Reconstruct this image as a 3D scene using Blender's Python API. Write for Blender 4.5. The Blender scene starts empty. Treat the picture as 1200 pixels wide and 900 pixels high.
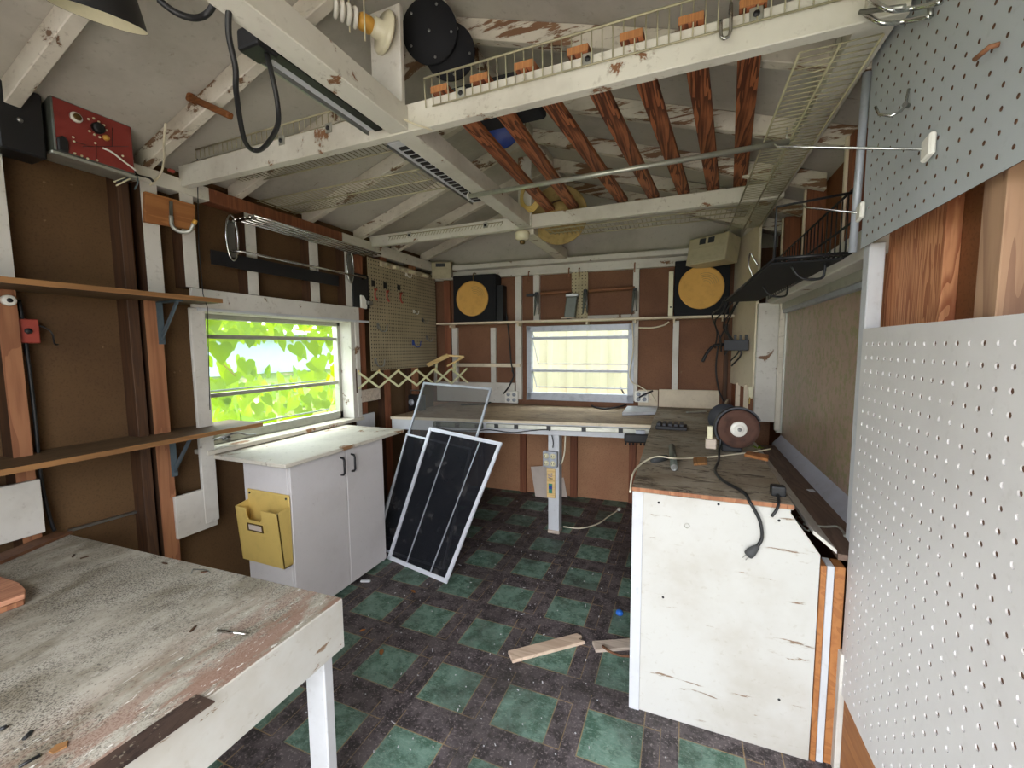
import bpy, bmesh, math, random
from mathutils import Vector, Matrix
SC = bpy.context.scene
COL = SC.collection
R = random.Random(7)
V = Vector

# ---------------------------------------------------------------- camera (solved from the room's lines)
F, YAW, PITCH, ROLL = 490.7, .3861, .0873, -.0078
EYE = V((0, 0, 1.53))
_f = V((-math.sin(YAW)*math.cos(PITCH), math.cos(YAW)*math.cos(PITCH), -math.sin(PITCH)))
_r0 = V((math.cos(YAW), math.sin(YAW), 0)); _u0 = _r0.cross(_f)
_r = _r0*math.cos(ROLL) + _u0*math.sin(ROLL); _u = -_r0*math.sin(ROLL) + _u0*math.cos(ROLL)
cd = bpy.data.cameras.new('camera'); cam = bpy.data.objects.new('camera', cd); COL.objects.link(cam)
cd.sensor_width = 36; cd.lens = 36*F/1200; cd.clip_start = .02; cd.clip_end = 300
cam.matrix_world = Matrix(((_r.x, _u.x, -_f.x, EYE.x), (_r.y, _u.y, -_f.y, EYE.y), (_r.z, _u.z, -_f.z, EYE.z), (0, 0, 0, 1)))
SC.camera = cam
SC.view_settings.view_transform = 'Standard'; SC.view_settings.look = 'None'
SC.view_settings.gamma = 1; SC.view_settings.use_curve_mapping = False

def ray(u, v): return _r*(u-600) + _u*(450-v) + _f*F
def on(u, v, x=None, y=None, z=None):
    """the point of an axis plane that a sight line meets (used to survey the room from the photograph)"""
    d = ray(u, v)
    i, k = (0, x) if x is not None else (1, y) if y is not None else (2, z)
    return EYE + d*((k-EYE[i])/d[i])
SK = .07
def ob(u, v, c):
    """the same on the back wall, which stands a few degrees out of square: y = c + SK*(x+1)"""
    d = ray(u, v)
    return EYE + d*((c + SK)/(d.y - SK*d.x))
def yb(x, c): return c + SK*(x+1)

# ---------------------------------------------------------------- mesh builder
class MB:
    def __init__(s): s.v = []; s.f = []; s.sm = []; s.mi = []
    def add(s, vs, fs, smooth=False, mi=0):
        b = len(s.v); s.v += [V(p) for p in vs]
        for f in fs: s.f.append([b+i for i in f]); s.sm.append(smooth); s.mi.append(mi)
        return s
    def slab(s, q, vec, mi=0):
        q = [V(p) for p in q]; vec = V(vec); n = len(q)
        vs = q + [p+vec for p in q]
        fs = [list(range(n)), [n+i for i in reversed(range(n))]] + [[i, n+i, n+(i+1) % n, (i+1) % n] for i in range(n)]
        return s.add(vs, fs, mi=mi)
    def box(s, x0, x1, y0, y1, z0, z1, mi=0):
        return s.slab([(x0, y0, z0), (x1, y0, z0), (x1, y1, z0), (x0, y1, z0)], (0, 0, z1-z0), mi)
    def bar(s, a, b, w, h, up=(0, 0, 1), mi=0):
        """rectangular bar from a to b, w across, h along up"""
        a, b = V(a), V(b); d = (b-a).normalized(); up = V(up)
        side = d.cross(up)
        if side.length < 1e-4: side = d.cross(V((1, 0, 0)))
        side.normalize(); up = side.cross(d).normalized()
        q = [a + side*(w/2*i) + up*(h/2*j) for i, j in ((-1, -1), (1, -1), (1, 1), (-1, 1))]
        return s.slab(q, b-a, mi)
    def tube(s, pts, r, n=8, closed=False, mi=0):
        pts = [V(p) for p in pts]; m = len(pts); rings = []
        prev = None
        for i, p in enumerate(pts):
            if closed: t = pts[(i+1) % m]-pts[i-1]
            else: t = pts[min(i+1, m-1)]-pts[max(i-1, 0)]
            t.normalize()
            if prev is None:
                prev = t.cross(V((0, 0, 1)))
                if prev.length < 1e-3: prev = t.cross(V((1, 0, 0)))
            prev = prev - t*prev.dot(t)
            if prev.length < 1e-6: prev = t.orthogonal()
            prev.normalize(); b = t.cross(prev)
            rr = r[i] if isinstance(r, (list, tuple)) else r
            rings.append([p + prev*(rr*math.cos(2*math.pi*k/n)) + b*(rr*math.sin(2*math.pi*k/n)) for k in range(n)])
        vs = [q for g in rings for q in g]; fs = []
        for i in range(m if closed else m-1):
            j = (i+1) % m
            for k in range(n): fs.append([i*n+k, i*n+(k+1) % n, j*n+(k+1) % n, j*n+k])
        s.add(vs, fs, True, mi)
        if not closed:
            s.add(rings[0], [list(reversed(range(n)))], False, mi); s.add(rings[-1], [list(range(n))], False, mi)
        return s
    def lathe(s, prof, c, ax, n=32, mi=0, smooth=True, cap=True):
        """profile of (radius, height) revolved about axis ax from c"""
        c, ax = V(c), V(ax).normalized(); e = ax.orthogonal().normalized(); g = ax.cross(e)
        vs = []; fs = []
        for r, h in prof:
            for k in range(n):
                a = 2*math.pi*k/n; vs.append(c + ax*h + e*(r*math.cos(a)) + g*(r*math.sin(a)))
        for i in range(len(prof)-1):
            for k in range(n): fs.append([i*n+k, i*n+(k+1) % n, (i+1)*n+(k+1) % n, (i+1)*n+k])
        s.add(vs, fs, smooth, mi)
        if cap and prof[0][0] > 1e-6: s.add(vs[:n], [list(reversed(range(n)))], False, mi)
        if cap and prof[-1][0] > 1e-6: s.add(vs[-n:], [list(range(n))], False, mi)
        return s
    def build(s, name, mats, parent=None, bevel=0, seg=1):
        o3 = wloc(parent) if parent is not None else V((0, 0, 0))
        me = bpy.data.meshes.new(name)
        me.from_pydata([tuple(p-o3) for p in s.v], [], s.f)
        for p, sm, mi in zip(me.polygons, s.sm, s.mi): p.use_smooth = sm; p.material_index = mi
        for m in (mats if isinstance(mats, (list, tuple)) else [mats]): me.materials.append(m)
        bm = bmesh.new(); bm.from_mesh(me)
        bmesh.ops.remove_doubles(bm, verts=bm.verts, dist=1e-6)
        bmesh.ops.recalc_face_normals(bm, faces=bm.faces); bm.to_mesh(me); bm.free()
        o = bpy.data.objects.new(name, me); COL.objects.link(o)
        if parent is not None: o.parent = parent
        if bevel:
            b = o.modifiers.new('bevel', 'BEVEL'); b.width = bevel; b.segments = seg; b.limit_method = 'ANGLE'; b.angle_limit = .6
        return o
def wloc(o):
    p = V(o.location)
    while o.parent is not None: o = o.parent; p += V(o.location)
    return p
def tag(o, label, cat, group=None, kind=None):
    o['label'] = label; o['category'] = cat
    if group: o['group'] = group
    if kind: o['kind'] = kind
    return o
def thing(name, label, cat, loc, group=None):
    o = bpy.data.objects.new(name, None); COL.objects.link(o); o.location = loc; o.empty_display_size = .05
    return tag(o, label, cat, group)
def solo(mb, name, mats, label, cat, group=None, bevel=0, seg=1):
    return tag(mb.build(name, mats, None, bevel, seg), label, cat, group)
_tn = [0]
def trim(mb, m, bevel=.002):
    _tn[0] += 1
    o = mb.build('trim_%d' % _tn[0], m, None, bevel); o['kind'] = 'structure'; return o
def struct(mb, name, m, bevel=0):
    o = mb.build(name, m, None, bevel); o['kind'] = 'structure'; return o
def sag(a, b, drop, n=14):
    a, b = V(a), V(b); return [a.lerp(b, i/n) - V((0, 0, drop*4*(i/n)*(1-i/n))) for i in range(n+1)]
def smooth_path(pts, n=8):
    """Catmull-Rom through the points"""
    P = [V(p) for p in pts]; P = [P[0]*2-P[1]] + P + [P[-1]*2-P[-2]]; out = []
    for i in range(1, len(P)-2):
        for k in range(n):
            t = k/n; a, b, c, d = P[i-1], P[i], P[i+1], P[i+2]
            out.append(.5*((2*b) + (c-a)*t + (2*a-5*b+4*c-d)*t*t + (3*b-a-3*c+d)*t**3))
    return out + [P[-2]]

# ---------------------------------------------------------------- materials
def lin(h):
    h = h.lstrip('#'); c = [int(h[i:i+2], 16)/255 for i in (0, 2, 4)]
    return tuple((x/12.92 if x <= .04045 else ((x+.055)/1.055)**2.4) for x in c) + (1,)
class NG:
    def __init__(s, name):
        s.m = bpy.data.materials.new(name); s.m.use_nodes = True; s.nt = s.m.node_tree; s.nt.nodes.clear()
        s.out = s.n('ShaderNodeOutputMaterial'); s.b = s.n('ShaderNodeBsdfPrincipled'); s.l(s.b.outputs[0], s.out.inputs[0])
        s.tc = s.n('ShaderNodeTexCoord').outputs['Object']
    def n(s, t, **k):
        x = s.nt.nodes.new(t)
        for a, b in k.items(): setattr(x, a, b)
        return x
    def l(s, a, b): s.nt.links.new(a, b)
    def put(s, sock, v):
        if hasattr(v, 'is_linked') or hasattr(v, 'node'): s.l(v, sock)
        else: sock.default_value = v
    def math(s, op, a, b=0., c=None, clamp=False):
        x = s.n('ShaderNodeMath', operation=op, use_clamp=clamp); s.put(x.inputs[0], a); s.put(x.inputs[1], b)
        if c is not None: s.put(x.inputs[2], c)
        return x.outputs[0]
    def map(s, scale=(1, 1, 1), loc=(0, 0, 0), rot=(0, 0, 0), src=None):
        x = s.n('ShaderNodeMapping'); s.l(src or s.tc, x.inputs[0]); x.inputs['Scale'].default_value = scale
        x.inputs['Location'].default_value = loc; x.inputs['Rotation'].default_value = rot; return x.outputs[0]
    def noise(s, vec, scale, detail=4, rough=.6, dist=0):
        x = s.n('ShaderNodeTexNoise'); s.l(vec, x.inputs['Vector']); x.inputs['Scale'].default_value = scale
        x.inputs['Detail'].default_value = detail; x.inputs['Roughness'].default_value = rough; x.inputs['Distortion'].default_value = dist
        return x.outputs['Fac']
    def ramp(s, f, a, b, inv=False):
        x = s.n('ShaderNodeMapRange', interpolation_type='SMOOTHSTEP'); s.l(f, x.inputs[0]); x.inputs[1].default_value = a; x.inputs[2].default_value = b
        x.inputs[3].default_value, x.inputs[4].default_value = (1, 0) if inv else (0, 1)
        return x.outputs[0]
    def mix(s, f, a, b, mode='MIX'):
        x = s.n('ShaderNodeMix', data_type='RGBA', blend_type=mode); s.put(x.inputs[0], f); s.put(x.inputs[6], a); s.put(x.inputs[7], b)
        return x.outputs[2]
    def xyz(s, vec=None):
        x = s.n('ShaderNodeSeparateXYZ'); s.l(vec or s.tc, x.inputs[0]); return x.outputs
    def bump(s, h, strength=.3, dist=.002):
        x = s.n('ShaderNodeBump'); s.l(h, x.inputs['Height']); x.inputs['Strength'].default_value = strength; x.inputs['Distance'].default_value = dist
        s.l(x.outputs[0], s.b.inputs['Normal'])
    def fin(s, col, rough=.7, metal=0, spec=.4):
        s.put(s.b.inputs['Base Color'], col); s.put(s.b.inputs['Roughness'], rough); s.b.inputs['Metallic'].default_value = metal
        s.b.inputs['Specular IOR Level'].default_value = spec
        return s.m
_off = [0]
def off():
    _off[0] += 1; return (_off[0]*1.37, _off[0]*.71, _off[0]*2.1)
def paint(name, c, under='#5a3a26', peel=.0, grime=.25, scale=(1, 1, 1), ps=5, dirt='#6b5a45', rough=.6):
    """old gloss paint: chipped to the wood where peel noise is high, dingy in soft patches"""
    g = NG(name); v = g.map(scale, off())
    big = g.noise(g.map((1, 1, 1), off()), 2.2, 5, .65)
    col = g.mix(g.math('MULTIPLY', g.ramp(big, .42, .75), grime), lin(c), lin(dirt))
    fine = g.noise(g.map((1, 1, 1), off()), 40, 3, .6)
    col = g.mix(g.math('MULTIPLY', g.ramp(fine, .58, .75), grime*.7), col, lin(dirt))
    if peel > 0:
        pn = g.noise(v, ps, 7, .68, .3)
        k = .72-.3*peel
        mask = g.ramp(pn, k, k+.018)
        edge = g.ramp(pn, k-.03, k)
        col = g.mix(g.math('MULTIPLY', edge, .25), col, lin(dirt))
        un = g.mix(g.noise(g.map(scale), 14, 3), lin(under), lin('#8a6a4c'))
        col = g.mix(mask, col, un)
        g.bump(g.math('SUBTRACT', 1, mask), .5, .001)
    return g.fin(col, rough)
def wood(name, c1, c2, axis='x', gs=1., rough=.65, dark=None, rk=.65, bands=9.):
    g = NG(name)
    sc = {'x': (.6, 9, 9), 'y': (9, .6, 9), 'z': (9, 9, .6)}[axis]
    sc = tuple(q*gs for q in sc)
    v = g.map(sc, off())
    n1 = g.noise(v, 1.2, 3, .5, .6)
    ring = g.math('FRACT', g.math('MULTIPLY', n1, bands))
    ring = g.ramp(ring, .25, .95)
    fine = g.noise(g.map(tuple(q*4 for q in sc), off()), 2.5, 3, .6)
    col = g.mix(g.math('MULTIPLY', ring, rk), lin(c1), lin(c2))
    col = g.mix(g.math('MULTIPLY', g.ramp(fine, .45, .7), .35), col, lin(dark or c2))
    big = g.noise(g.map((1, 1, 1), off()), 3, 4)
    col = g.mix(g.math('MULTIPLY', g.ramp(big, .5, .8), .35), col, lin(dark or c2))
    g.bump(fine, .2, .001)
    return g.fin(col, rough)
def hardboard(name, c, c2, light=None):
    g = NG(name); n = g.noise(g.map((1, 1, 1), off()), 1.6, 6, .62); f = g.noise(g.map((1, 1, 1), off()), 120, 2, .5)
    col = g.mix(g.ramp(n, .3, .75), lin(c), lin(c2))
    col = g.mix(g.math('MULTIPLY', g.ramp(f, .5, .7), .25), col, lin('#2a1c12'))
    spots = g.noise(g.map((1, 1, 1), off()), 22, 2, .5)
    col = g.mix(g.math('MULTIPLY', g.ramp(spots, .74, .78), .5), col, lin('#8a7458'))
    return g.fin(col, .75, 0, .25)
def flat(name, c, rough=.5, metal=0, spec=.5, var=.12, dark=None):
    g = NG(name); n = g.noise(g.map((1, 1, 1), off()), 18, 4, .6)
    d = lin(dark) if dark else tuple(x*.6 for x in lin(c)[:3]) + (1,)
    col = g.mix(g.math('MULTIPLY', g.ramp(n, .45, .75), var*2), lin(c), d)
    return g.fin(col, rough, metal, spec)
def pegmat(name, c, holes, pitch, axes=(1, 2), rad=.12):
    """thin perforated board at one-inch pitch: dark holes on a square grid"""
    g = NG(name); o = g.xyz()
    def cell(a): return g.math('SUBTRACT', g.math('FRACT', g.math('DIVIDE', a, pitch)), .5)
    a, b = cell(o[axes[0]]), cell(o[axes[1]])
    d = g.math('SQRT', g.math('ADD', g.math('MULTIPLY', a, a), g.math('MULTIPLY', b, b)))
    mask = g.ramp(d, rad, rad+.06, True)
    n = g.noise(g.map((1, 1, 1), off()), 3, 5, .6)
    col = g.mix(g.math('MULTIPLY', g.ramp(n, .4, .75), .4), lin(c), lin('#6d6250'))
    return g.fin(g.mix(mask, col, lin(holes)), .7)

M = {}
M['hb_left'] = hardboard('hardboard_left', '#664d32', '#523c28')
M['hb_back'] = hardboard('hardboard_back', '#805b44', '#6b4a38')
M['hb_low'] = hardboard('hardboard_low', '#b78a68', '#a07054')
M['hb_right'] = hardboard('hardboard_right', '#845334', '#6a4027')
M['white'] = paint('white_paint', '#cfcbc3', peel=.22, grime=.3, scale=(1, 1, 1), ps=7)
M['white_clean'] = paint('white_paint_clean', '#c4c6ca', peel=0, grime=.22)
M['beam'] = paint('beam_paint', '#d4d0c5', peel=.33, grime=.3, scale=(1, 1, 1), ps=5, under='#7a4a30')
M['rafter'] = paint('rafter_paint', '#d6cfc0', peel=.42, grime=.45, scale=(.7, 1.6, 1.6), ps=5, under='#5b4030')
M['rafter_worn'] = paint('rafter_worn', '#cfc8b8', peel=.6, grime=.5, scale=(.3, 2.4, 2), ps=9, under='#6a4a38')
M['roof'] = paint('roof_paint', '#b9b4a9', peel=.12, grime=.4, scale=(.6, 2.4, 1), ps=5, dirt='#7d7465', under='#6b5a48', rough=.8)
M['panel'] = paint('bench_panel_paint', '#bebdb8', peel=.27, grime=.34, scale=(.45, 1, 2.6), ps=9, dirt='#8c7c60', under='#7a7066')
M['cab'] = paint('cabinet_paint', '#cfcbcb', peel=.05, grime=.18, ps=8, dirt='#8d8378')
M['sill'] = paint('sill_paint', '#c9c3b6', peel=.42, grime=.4, scale=(2, .8, 1), ps=5, under='#8a5c3a')
M['counter'] = paint('counter_paint', '#d5cfc2', peel=.34, grime=.4, scale=(1.4, .7, 1), ps=6, under='#9a7350')
M['dusty_white'] = paint('dusty_cream', '#d6c8b0', peel=.1, grime=.4, dirt='#7a6a4d')
M['stud'] = wood('stud_wood', '#6f4c34', '#553624', 'z', .7)
M['stud_dark'] = wood('stud_dark', '#4f3522', '#38251a', 'z')
M['stud_red'] = wood('stud_red', '#8a5438', '#6d3f2b', 'z', .7)
M['fir'] = wood('fir_stud', '#a06e4d', '#7a4c34', 'z', .7)
M['fir_grain'] = wood('fir_grain', '#cf9268', '#9c5c3c', 'z', 1.5, rk=.95, bands=12.)
M['fir_pale'] = wood('fir_pale', '#ad8a6e', '#82604e', 'z', .7)
M['plank'] = wood('shelf_plank', '#976d42', '#735030', 'y', .7)
M['plank_top'] = wood('shelf_plank_dusty', '#6a553c', '#4e3d2b', 'y', .9)
M['orange_wood'] = wood('orange_wood', '#a87040', '#8a5630', 'y', .7)
M['slat'] = wood('stained_slat', '#a8653f', '#562a19', 'y', 1.5, dark='#4a2415', rk=1., bands=7.)
M['slat_end'] = wood('slat_end', '#b07848', '#91603c', 'z', 2)
M['peg_wood'] = wood('brown_block', '#7a4a24', '#5a3416', 'x')
M['ledge'] = wood('ledge_wood', '#735d50', '#55443b', 'y', 1)
M['rawboard'] = wood('raw_board', '#d3bca6', '#b59b86', 'x', .7)
M['scrapw'] = wood('weathered_scrap', '#cbbcad', '#a8988a', 'x', .9)
M['pink_board'] = wood('pink_board', '#c08a6c', '#8e5a44', 'y', 1.2)
M['lattice'] = flat('lattice_wood', '#c8c69c', .7, var=.3, dark='#8a8460')
M['pine'] = wood('pine_lath', '#e0c58e', '#c09a5c', 'x', 1)
M['cardboard'] = flat('straw_disc', '#d2a152', .75, var=.15)
M['black'] = flat('black_plastic', '#17171a', .5, var=.1)
M['blackmat'] = flat('black_cloth', '#0e0f14', .85, var=.1)
M['blackmetal'] = flat('black_metal', '#1d1d1f', .4, .3)
M['charcoal'] = flat('charcoal', '#33343a', .6)
M['chrome'] = flat('chrome', '#c9c9c6', .18, 1, var=.05)
M['steel'] = flat('steel', '#8f8f8c', .35, .9, var=.2)
M['galv'] = flat('galvanised', '#b4b4aa', .4, .6, var=.25)
M['alu'] = flat('aluminium', '#a9adb6', .5, .35, var=.25)
M['alu_white'] = flat('white_screen_frame', '#d8dbe4', .45, .1, var=.12)
M['wire'] = flat('cream_wire', '#a7a083', .5, .1, var=.3)
M['cream'] = flat('cream_plastic', '#dcd5b4', .45, var=.12)
M['porcelain'] = flat('porcelain', '#ddd6b8', .25, var=.1)
M['bulb'] = flat('bulb_glass', '#e4e1d6', .2, var=.05)
M['amber'] = flat('amber_base', '#c9973f', .4)
M['cord_white'] = flat('white_cord', '#d8cfb6', .5)
M['cord_black'] = flat('black_cord', '#1b1b1d', .5)
M['cord_brown'] = flat('brown_cord', '#4a3020', .5)
M['yellow'] = flat('yellow_plastic', '#d0b468', .5, var=.12)
M['brass'] = flat('brass', '#6b5530', .4, .6)
M['red'] = flat('red_enamel', '#84302a', .5, var=.15, dark='#5a1512')
M['redhook'] = flat('red_rubber', '#9c4236', .5)
M['greybox'] = flat('grey_metal', '#61665f', .5, .2, var=.2)
M['blue'] = flat('blue_plastic', '#1f3f8f', .4)
M['bluecap'] = flat('blue_cap', '#2f6fd0', .35)
M['white_pl'] = flat('white_plastic', '#e0ddd4', .4, var=.06)
M['straw'] = flat('straw', '#a58d58', .85, var=.35, dark='#6e5a34')
M['copper'] = flat('copper_pipe', '#8a5c40', .6, .1, var=.3)
M['grind'] = flat('grinding_wheel', '#54392f', .9, var=.4, dark='#33231e')
M['blue_bracket'] = flat('blue_bracket', '#56646c', .5, .3)
M['speaker_w'] = flat('speaker_case', '#b0a68a', .6, var=.2)
M['deadleaf'] = flat('dead_leaf', '#8a5a2c', .8, var=.3)
M['rubber'] = flat('rubber', '#3f4041', .7)
M['paper'] = flat('card', '#cdbfb4', .8, var=.1)
# ---------------------------------------------------------------- special materials
def floor_mat():
    g = NG('floor_tiles'); o = g.xyz(); x, y = o[0], o[1]
    PX, PY = .358, .3655
    u = g.math('MULTIPLY', g.math('FRACT', g.math('DIVIDE', g.math('ADD', x, 1.05+PX*9), PX)), PX)
    v = g.math('MULTIPLY', g.math('FRACT', g.math('DIVIDE', g.math('ADD', y, -1.422+PY*9), PY)), PY)
    inx = g.math('LESS_THAN', u, .229); iny = g.math('LESS_THAN', v, .224)
    green = g.math('MULTIPLY', inx, iny)
    big = g.noise(g.map(), 2.2, 5, .65); mid = g.noise(g.map((1, 1, 1), off()), 14, 6, .7); fin = g.noise(g.map((1, 1, 1), off()), 90, 4, .7)
    gc = g.mix(g.ramp(mid, .4, .62), lin('#708e80'), lin('#446253'))
    gc = g.mix(g.math('MULTIPLY', g.ramp(g.noise(g.map((1, 2.5, 1), off()), 26, 8, .8, 2.2), .5, .62), .6), gc, lin('#93ad9e'))
    bc = g.mix(g.ramp(mid, .42, .6), lin('#625a5c'), lin('#383335'))
    bc = g.mix(g.math('MULTIPLY', g.ramp(fin, .52, .64), .75), bc, lin('#8a7f80'))
    col = g.mix(green, bc, gc)
    def line(a, p, w=.0022): return g.math('LESS_THAN', g.math('ABSOLUTE', g.math('SUBTRACT', a, p)), w)
    l1 = g.math('MULTIPLY', g.math('MAXIMUM', line(u, .229), line(u, .002)), g.math('LESS_THAN', v, .3))
    l2 = g.math('MULTIPLY', g.math('MAXIMUM', line(v, .224), line(v, .002)), g.math('LESS_THAN', u, .29))
    l3 = g.math('MULTIPLY', line(u, .293, .0015), g.math('LESS_THAN', v, .24))
    ln = g.math('MAXIMUM', g.math('MAXIMUM', l1, l2), l3)
    ln = g.math('MULTIPLY', ln, g.ramp(g.noise(g.map((1, 1, 1), off()), 5, 3), .30, .45))
    col = g.mix(g.math('MULTIPLY', ln, .75), col, lin('#a08862'))
    # trodden-in dirt
    col = g.mix(g.math('MULTIPLY', g.ramp(big, .42, .66), .6), col, lin('#3f3b38'))
    col = g.mix(g.math('MULTIPLY', g.ramp(fin, .58, .68), .4), col, lin('#a09a94'))
    bump = g.math('ADD', fin, g.math('MULTIPLY', ln, -1)); g.bump(bump, .25, .001)
    ro = g.math('ADD', .42, g.math('MULTIPLY', mid, .3))
    return g.fin(col, ro, 0, .35)
M['floor'] = floor_mat()
def desk_mat():
    g = NG('desk_top'); o = g.xyz(); x = o[0]
    a = g.noise(g.map((2.2, 1, 1), off()), 3, 6, .7, .6); b = g.noise(g.map((3.2, 1.6, 1), off()), 7, 8, .78, .5); c = g.noise(g.map((1.6, 1, 1), off()), 70, 5, .75)
    col = g.mix(g.ramp(a, .35, .7), lin('#b3ada0'), lin('#827a69'))
    col = g.mix(g.math('MULTIPLY', g.ramp(b, .54, .7), .8), col, lin('#4f473c'))
    col = g.mix(g.math('MULTIPLY', g.ramp(c, .55, .66), .75), col, lin('#38322b'))
    grit = g.noise(g.map((1.3, 1, 1), off()), 170, 3, .7); zone = g.noise(g.map((1, 1, 1), off()), 3.5, 5, .7)
    col = g.mix(g.math('MULTIPLY', g.math('MULTIPLY', g.ramp(grit, .48, .58), g.ramp(zone, .4, .6)), .8), col, lin('#332d28'))
    wear = g.math('MULTIPLY', g.ramp(x, -.34, -.02), g.ramp(g.noise(g.map((3, 1, 1), off()), 6, 6, .7), .42, .55))
    col = g.mix(g.math('MULTIPLY', wear, .8), col, lin('#8c6a5a'))
    fl = g.math('MULTIPLY', g.ramp(x, -.4, -.1), g.ramp(g.noise(g.map((8, 2, 1), off()), 12, 4, .7), .62, .66))
    col = g.mix(g.math('MULTIPLY', fl, .8), col, lin('#e2dfd8'))
    g.bump(b, .3, .002)
    return g.fin(col, .7, 0, .3)
M['desk'] = desk_mat()
def bench_mat(name, c1, c2, c3, sc):
    g = NG(name)
    a = g.noise(g.map((1, 1, 1), off()), 3.5, 6, .7, .3); b = g.noise(g.map(sc, off()), 7, 7, .75, 1.0); c = g.noise(g.map((1, 1, 1), off()), 55, 3, .7)
    col = g.mix(g.ramp(a, .35, .68), lin(c1), lin(c2))
    col = g.mix(g.math('MULTIPLY', g.ramp(b, .52, .6), .85), col, lin(c3))
    col = g.mix(g.math('MULTIPLY', g.ramp(c, .6, .7), .6), col, lin('#8f8574'))
    g.bump(b, .4, .002); return g.fin(col, .8, 0, .25)
M['bench_top'] = bench_mat('bench_top', '#a69c8c', '#857765', '#4e4136', (1, 3, 1))
M['worktop'] = bench_mat('worktop', '#a38c70', '#8a735a', '#6e5a47', (1, 4, 1))
M['darkstrip'] = bench_mat('dark_strip', '#4a3a30', '#382b25', '#2a201c', (4, 1, 1))
def see_through(name, c, alpha, rough=.8):
    g = NG(name); t = g.n('ShaderNodeBsdfTransparent'); mx = g.n('ShaderNodeMixShader')
    n = g.noise(g.map(), 9, 4, .6)
    g.fin(g.mix(g.math('MULTIPLY', g.ramp(n, .5, .8), .35), lin(c), lin('#6d6a68')), rough, 0, .2)
    g.put(mx.inputs[0], alpha); g.l(t.outputs[0], mx.inputs[1]); g.l(g.b.outputs[0], mx.inputs[2]); g.l(mx.outputs[0], g.out.inputs[0])
    return g.m
M['screen_dark'] = see_through('dark_insect_mesh', '#17191f', .9)
M['screen_grey'] = see_through('grey_insect_mesh', '#5a5855', .42)
def glass_mat():
    g = NG('dusty_glass'); t = g.n('ShaderNodeBsdfTransparent'); mx = g.n('ShaderNodeMixShader')
    t.inputs[0].default_value = (.93, .97, .96, 1); g.fin(lin('#cfdedd'), .12, 0, .5)
    n = g.noise(g.map(), 6, 4, .6)
    g.put(mx.inputs[0], g.math('ADD', .03, g.math('MULTIPLY', n, .12))); g.l(t.outputs[0], mx.inputs[1]); g.l(g.b.outputs[0], mx.inputs[2]); g.l(mx.outputs[0], g.out.inputs[0])
    return g.m
M['glass'] = glass_mat()
def leaf_mat():
    g = NG('vine_leaf'); n = g.noise(g.map(), 4, 3)
    c = g.mix(n, lin('#4d7410'), lin('#749616')); g.fin(c, .45, 0, .3)
    t = g.n('ShaderNodeBsdfTranslucent'); g.put(t.inputs[0], g.mix(n, lin('#76960a'), lin('#a0b414'))); a = g.n('ShaderNodeMixShader')
    a.inputs[0].default_value = .5; g.l(g.b.outputs[0], a.inputs[1]); g.l(t.outputs[0], a.inputs[2]); g.l(a.outputs[0], g.out.inputs[0])
    return g.m
M['leaf'] = leaf_mat()
def ground_mat():
    g = NG('ground'); n = g.noise(g.map(), .9, 7, .7); f = g.noise(g.map((1, 1, 1), off()), 12, 5, .7)
    c = g.mix(g.ramp(f, .3, .7), lin('#5f7034'), lin('#465822')); c = g.mix(g.ramp(n, .52, .66), c, lin('#9a8a72'))
    return g.fin(c, .9, 0, .1)
M['ground'] = ground_mat()
def brown_pane():
    g = NG('brown_pane'); n = g.noise(g.map(), 2.5, 6, .65); f = g.noise(g.map((1, 3, .6), off()), 26, 4, .7, 1.2)
    c = g.mix(g.ramp(n, .3, .7), lin('#b8a092'), lin('#a58c7c')); c = g.mix(g.math('MULTIPLY', g.ramp(f, .68, .76), .3), c, lin('#a79a88'))
    o = g.xyz(); low = g.math('MULTIPLY', g.ramp(o[2], .93, 1.0, True), g.ramp(g.noise(g.map((1, 1, 1), off()), 30, 4), .45, .65))
    c = g.mix(g.math('MULTIPLY', low, .6), c, lin('#7f8a4a'))
    return g.fin(c, .35, 0, .35)
M['pane'] = brown_pane()
M['peg_left'] = pegmat('pegboard_tan', '#a2957a', '#3c3024', .031, (1, 2), .17)
M['peg_strip'] = pegmat('pegboard_cream', '#b5a988', '#4c4030', .031, (0, 2), .17)
M['peg_grey'] = paint('pegboard_grey', '#b2b7ba', peel=0, grime=.18, dirt='#6a6a66', rough=.5)
M['peg_white'] = paint('pegboard_white', '#d3d0cf', peel=0, grime=.16, dirt='#8d857c', rough=.45)
M['peg_core_shade'] = flat('pegboard_core_shade', '#5d4130', .9)  # brown board core, also the shade painted into the low board's holes
M['fence_out'] = flat('outside_fence_metal', '#aea58c', .5, var=.1)

# ================================================================ THE SETTING
XL, XLS = -2.58, -2.49          # left hardboard, left stud faces
XR, XRS = .73, .64              # right hardboard, right stud faces
CB, CS = 4.108, 4.07             # back hardboard, back stud faces
Y0 = -.5                        # front of the shed
RX, RZ, SL = -1.0, 2.93, .33    # ridge: place and rafter underside, slope
def zr(x): return RZ - SL*abs(x-RX)
struct(MB().box(-2.75, .95, Y0-.1, 4.45, -.06, 0), 'floor', M['floor'])

# left wall: hardboard with the window opening (y 1.56-2.66, z .96-1.76)
WL = (1.555, 2.66, .96, 1.76)
m = MB()
for y0, y1, z0, z1 in ((Y0, WL[0], 0, 2.5), (WL[1], 4.2, 0, 2.5), (WL[0], WL[1], 0, WL[2]), (WL[0], WL[1], WL[3], 2.5)):
    m.box(XL-.02, XL, y0, y1, z0, z1)
struct(m, 'wall_left', M['hb_left'])
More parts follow.
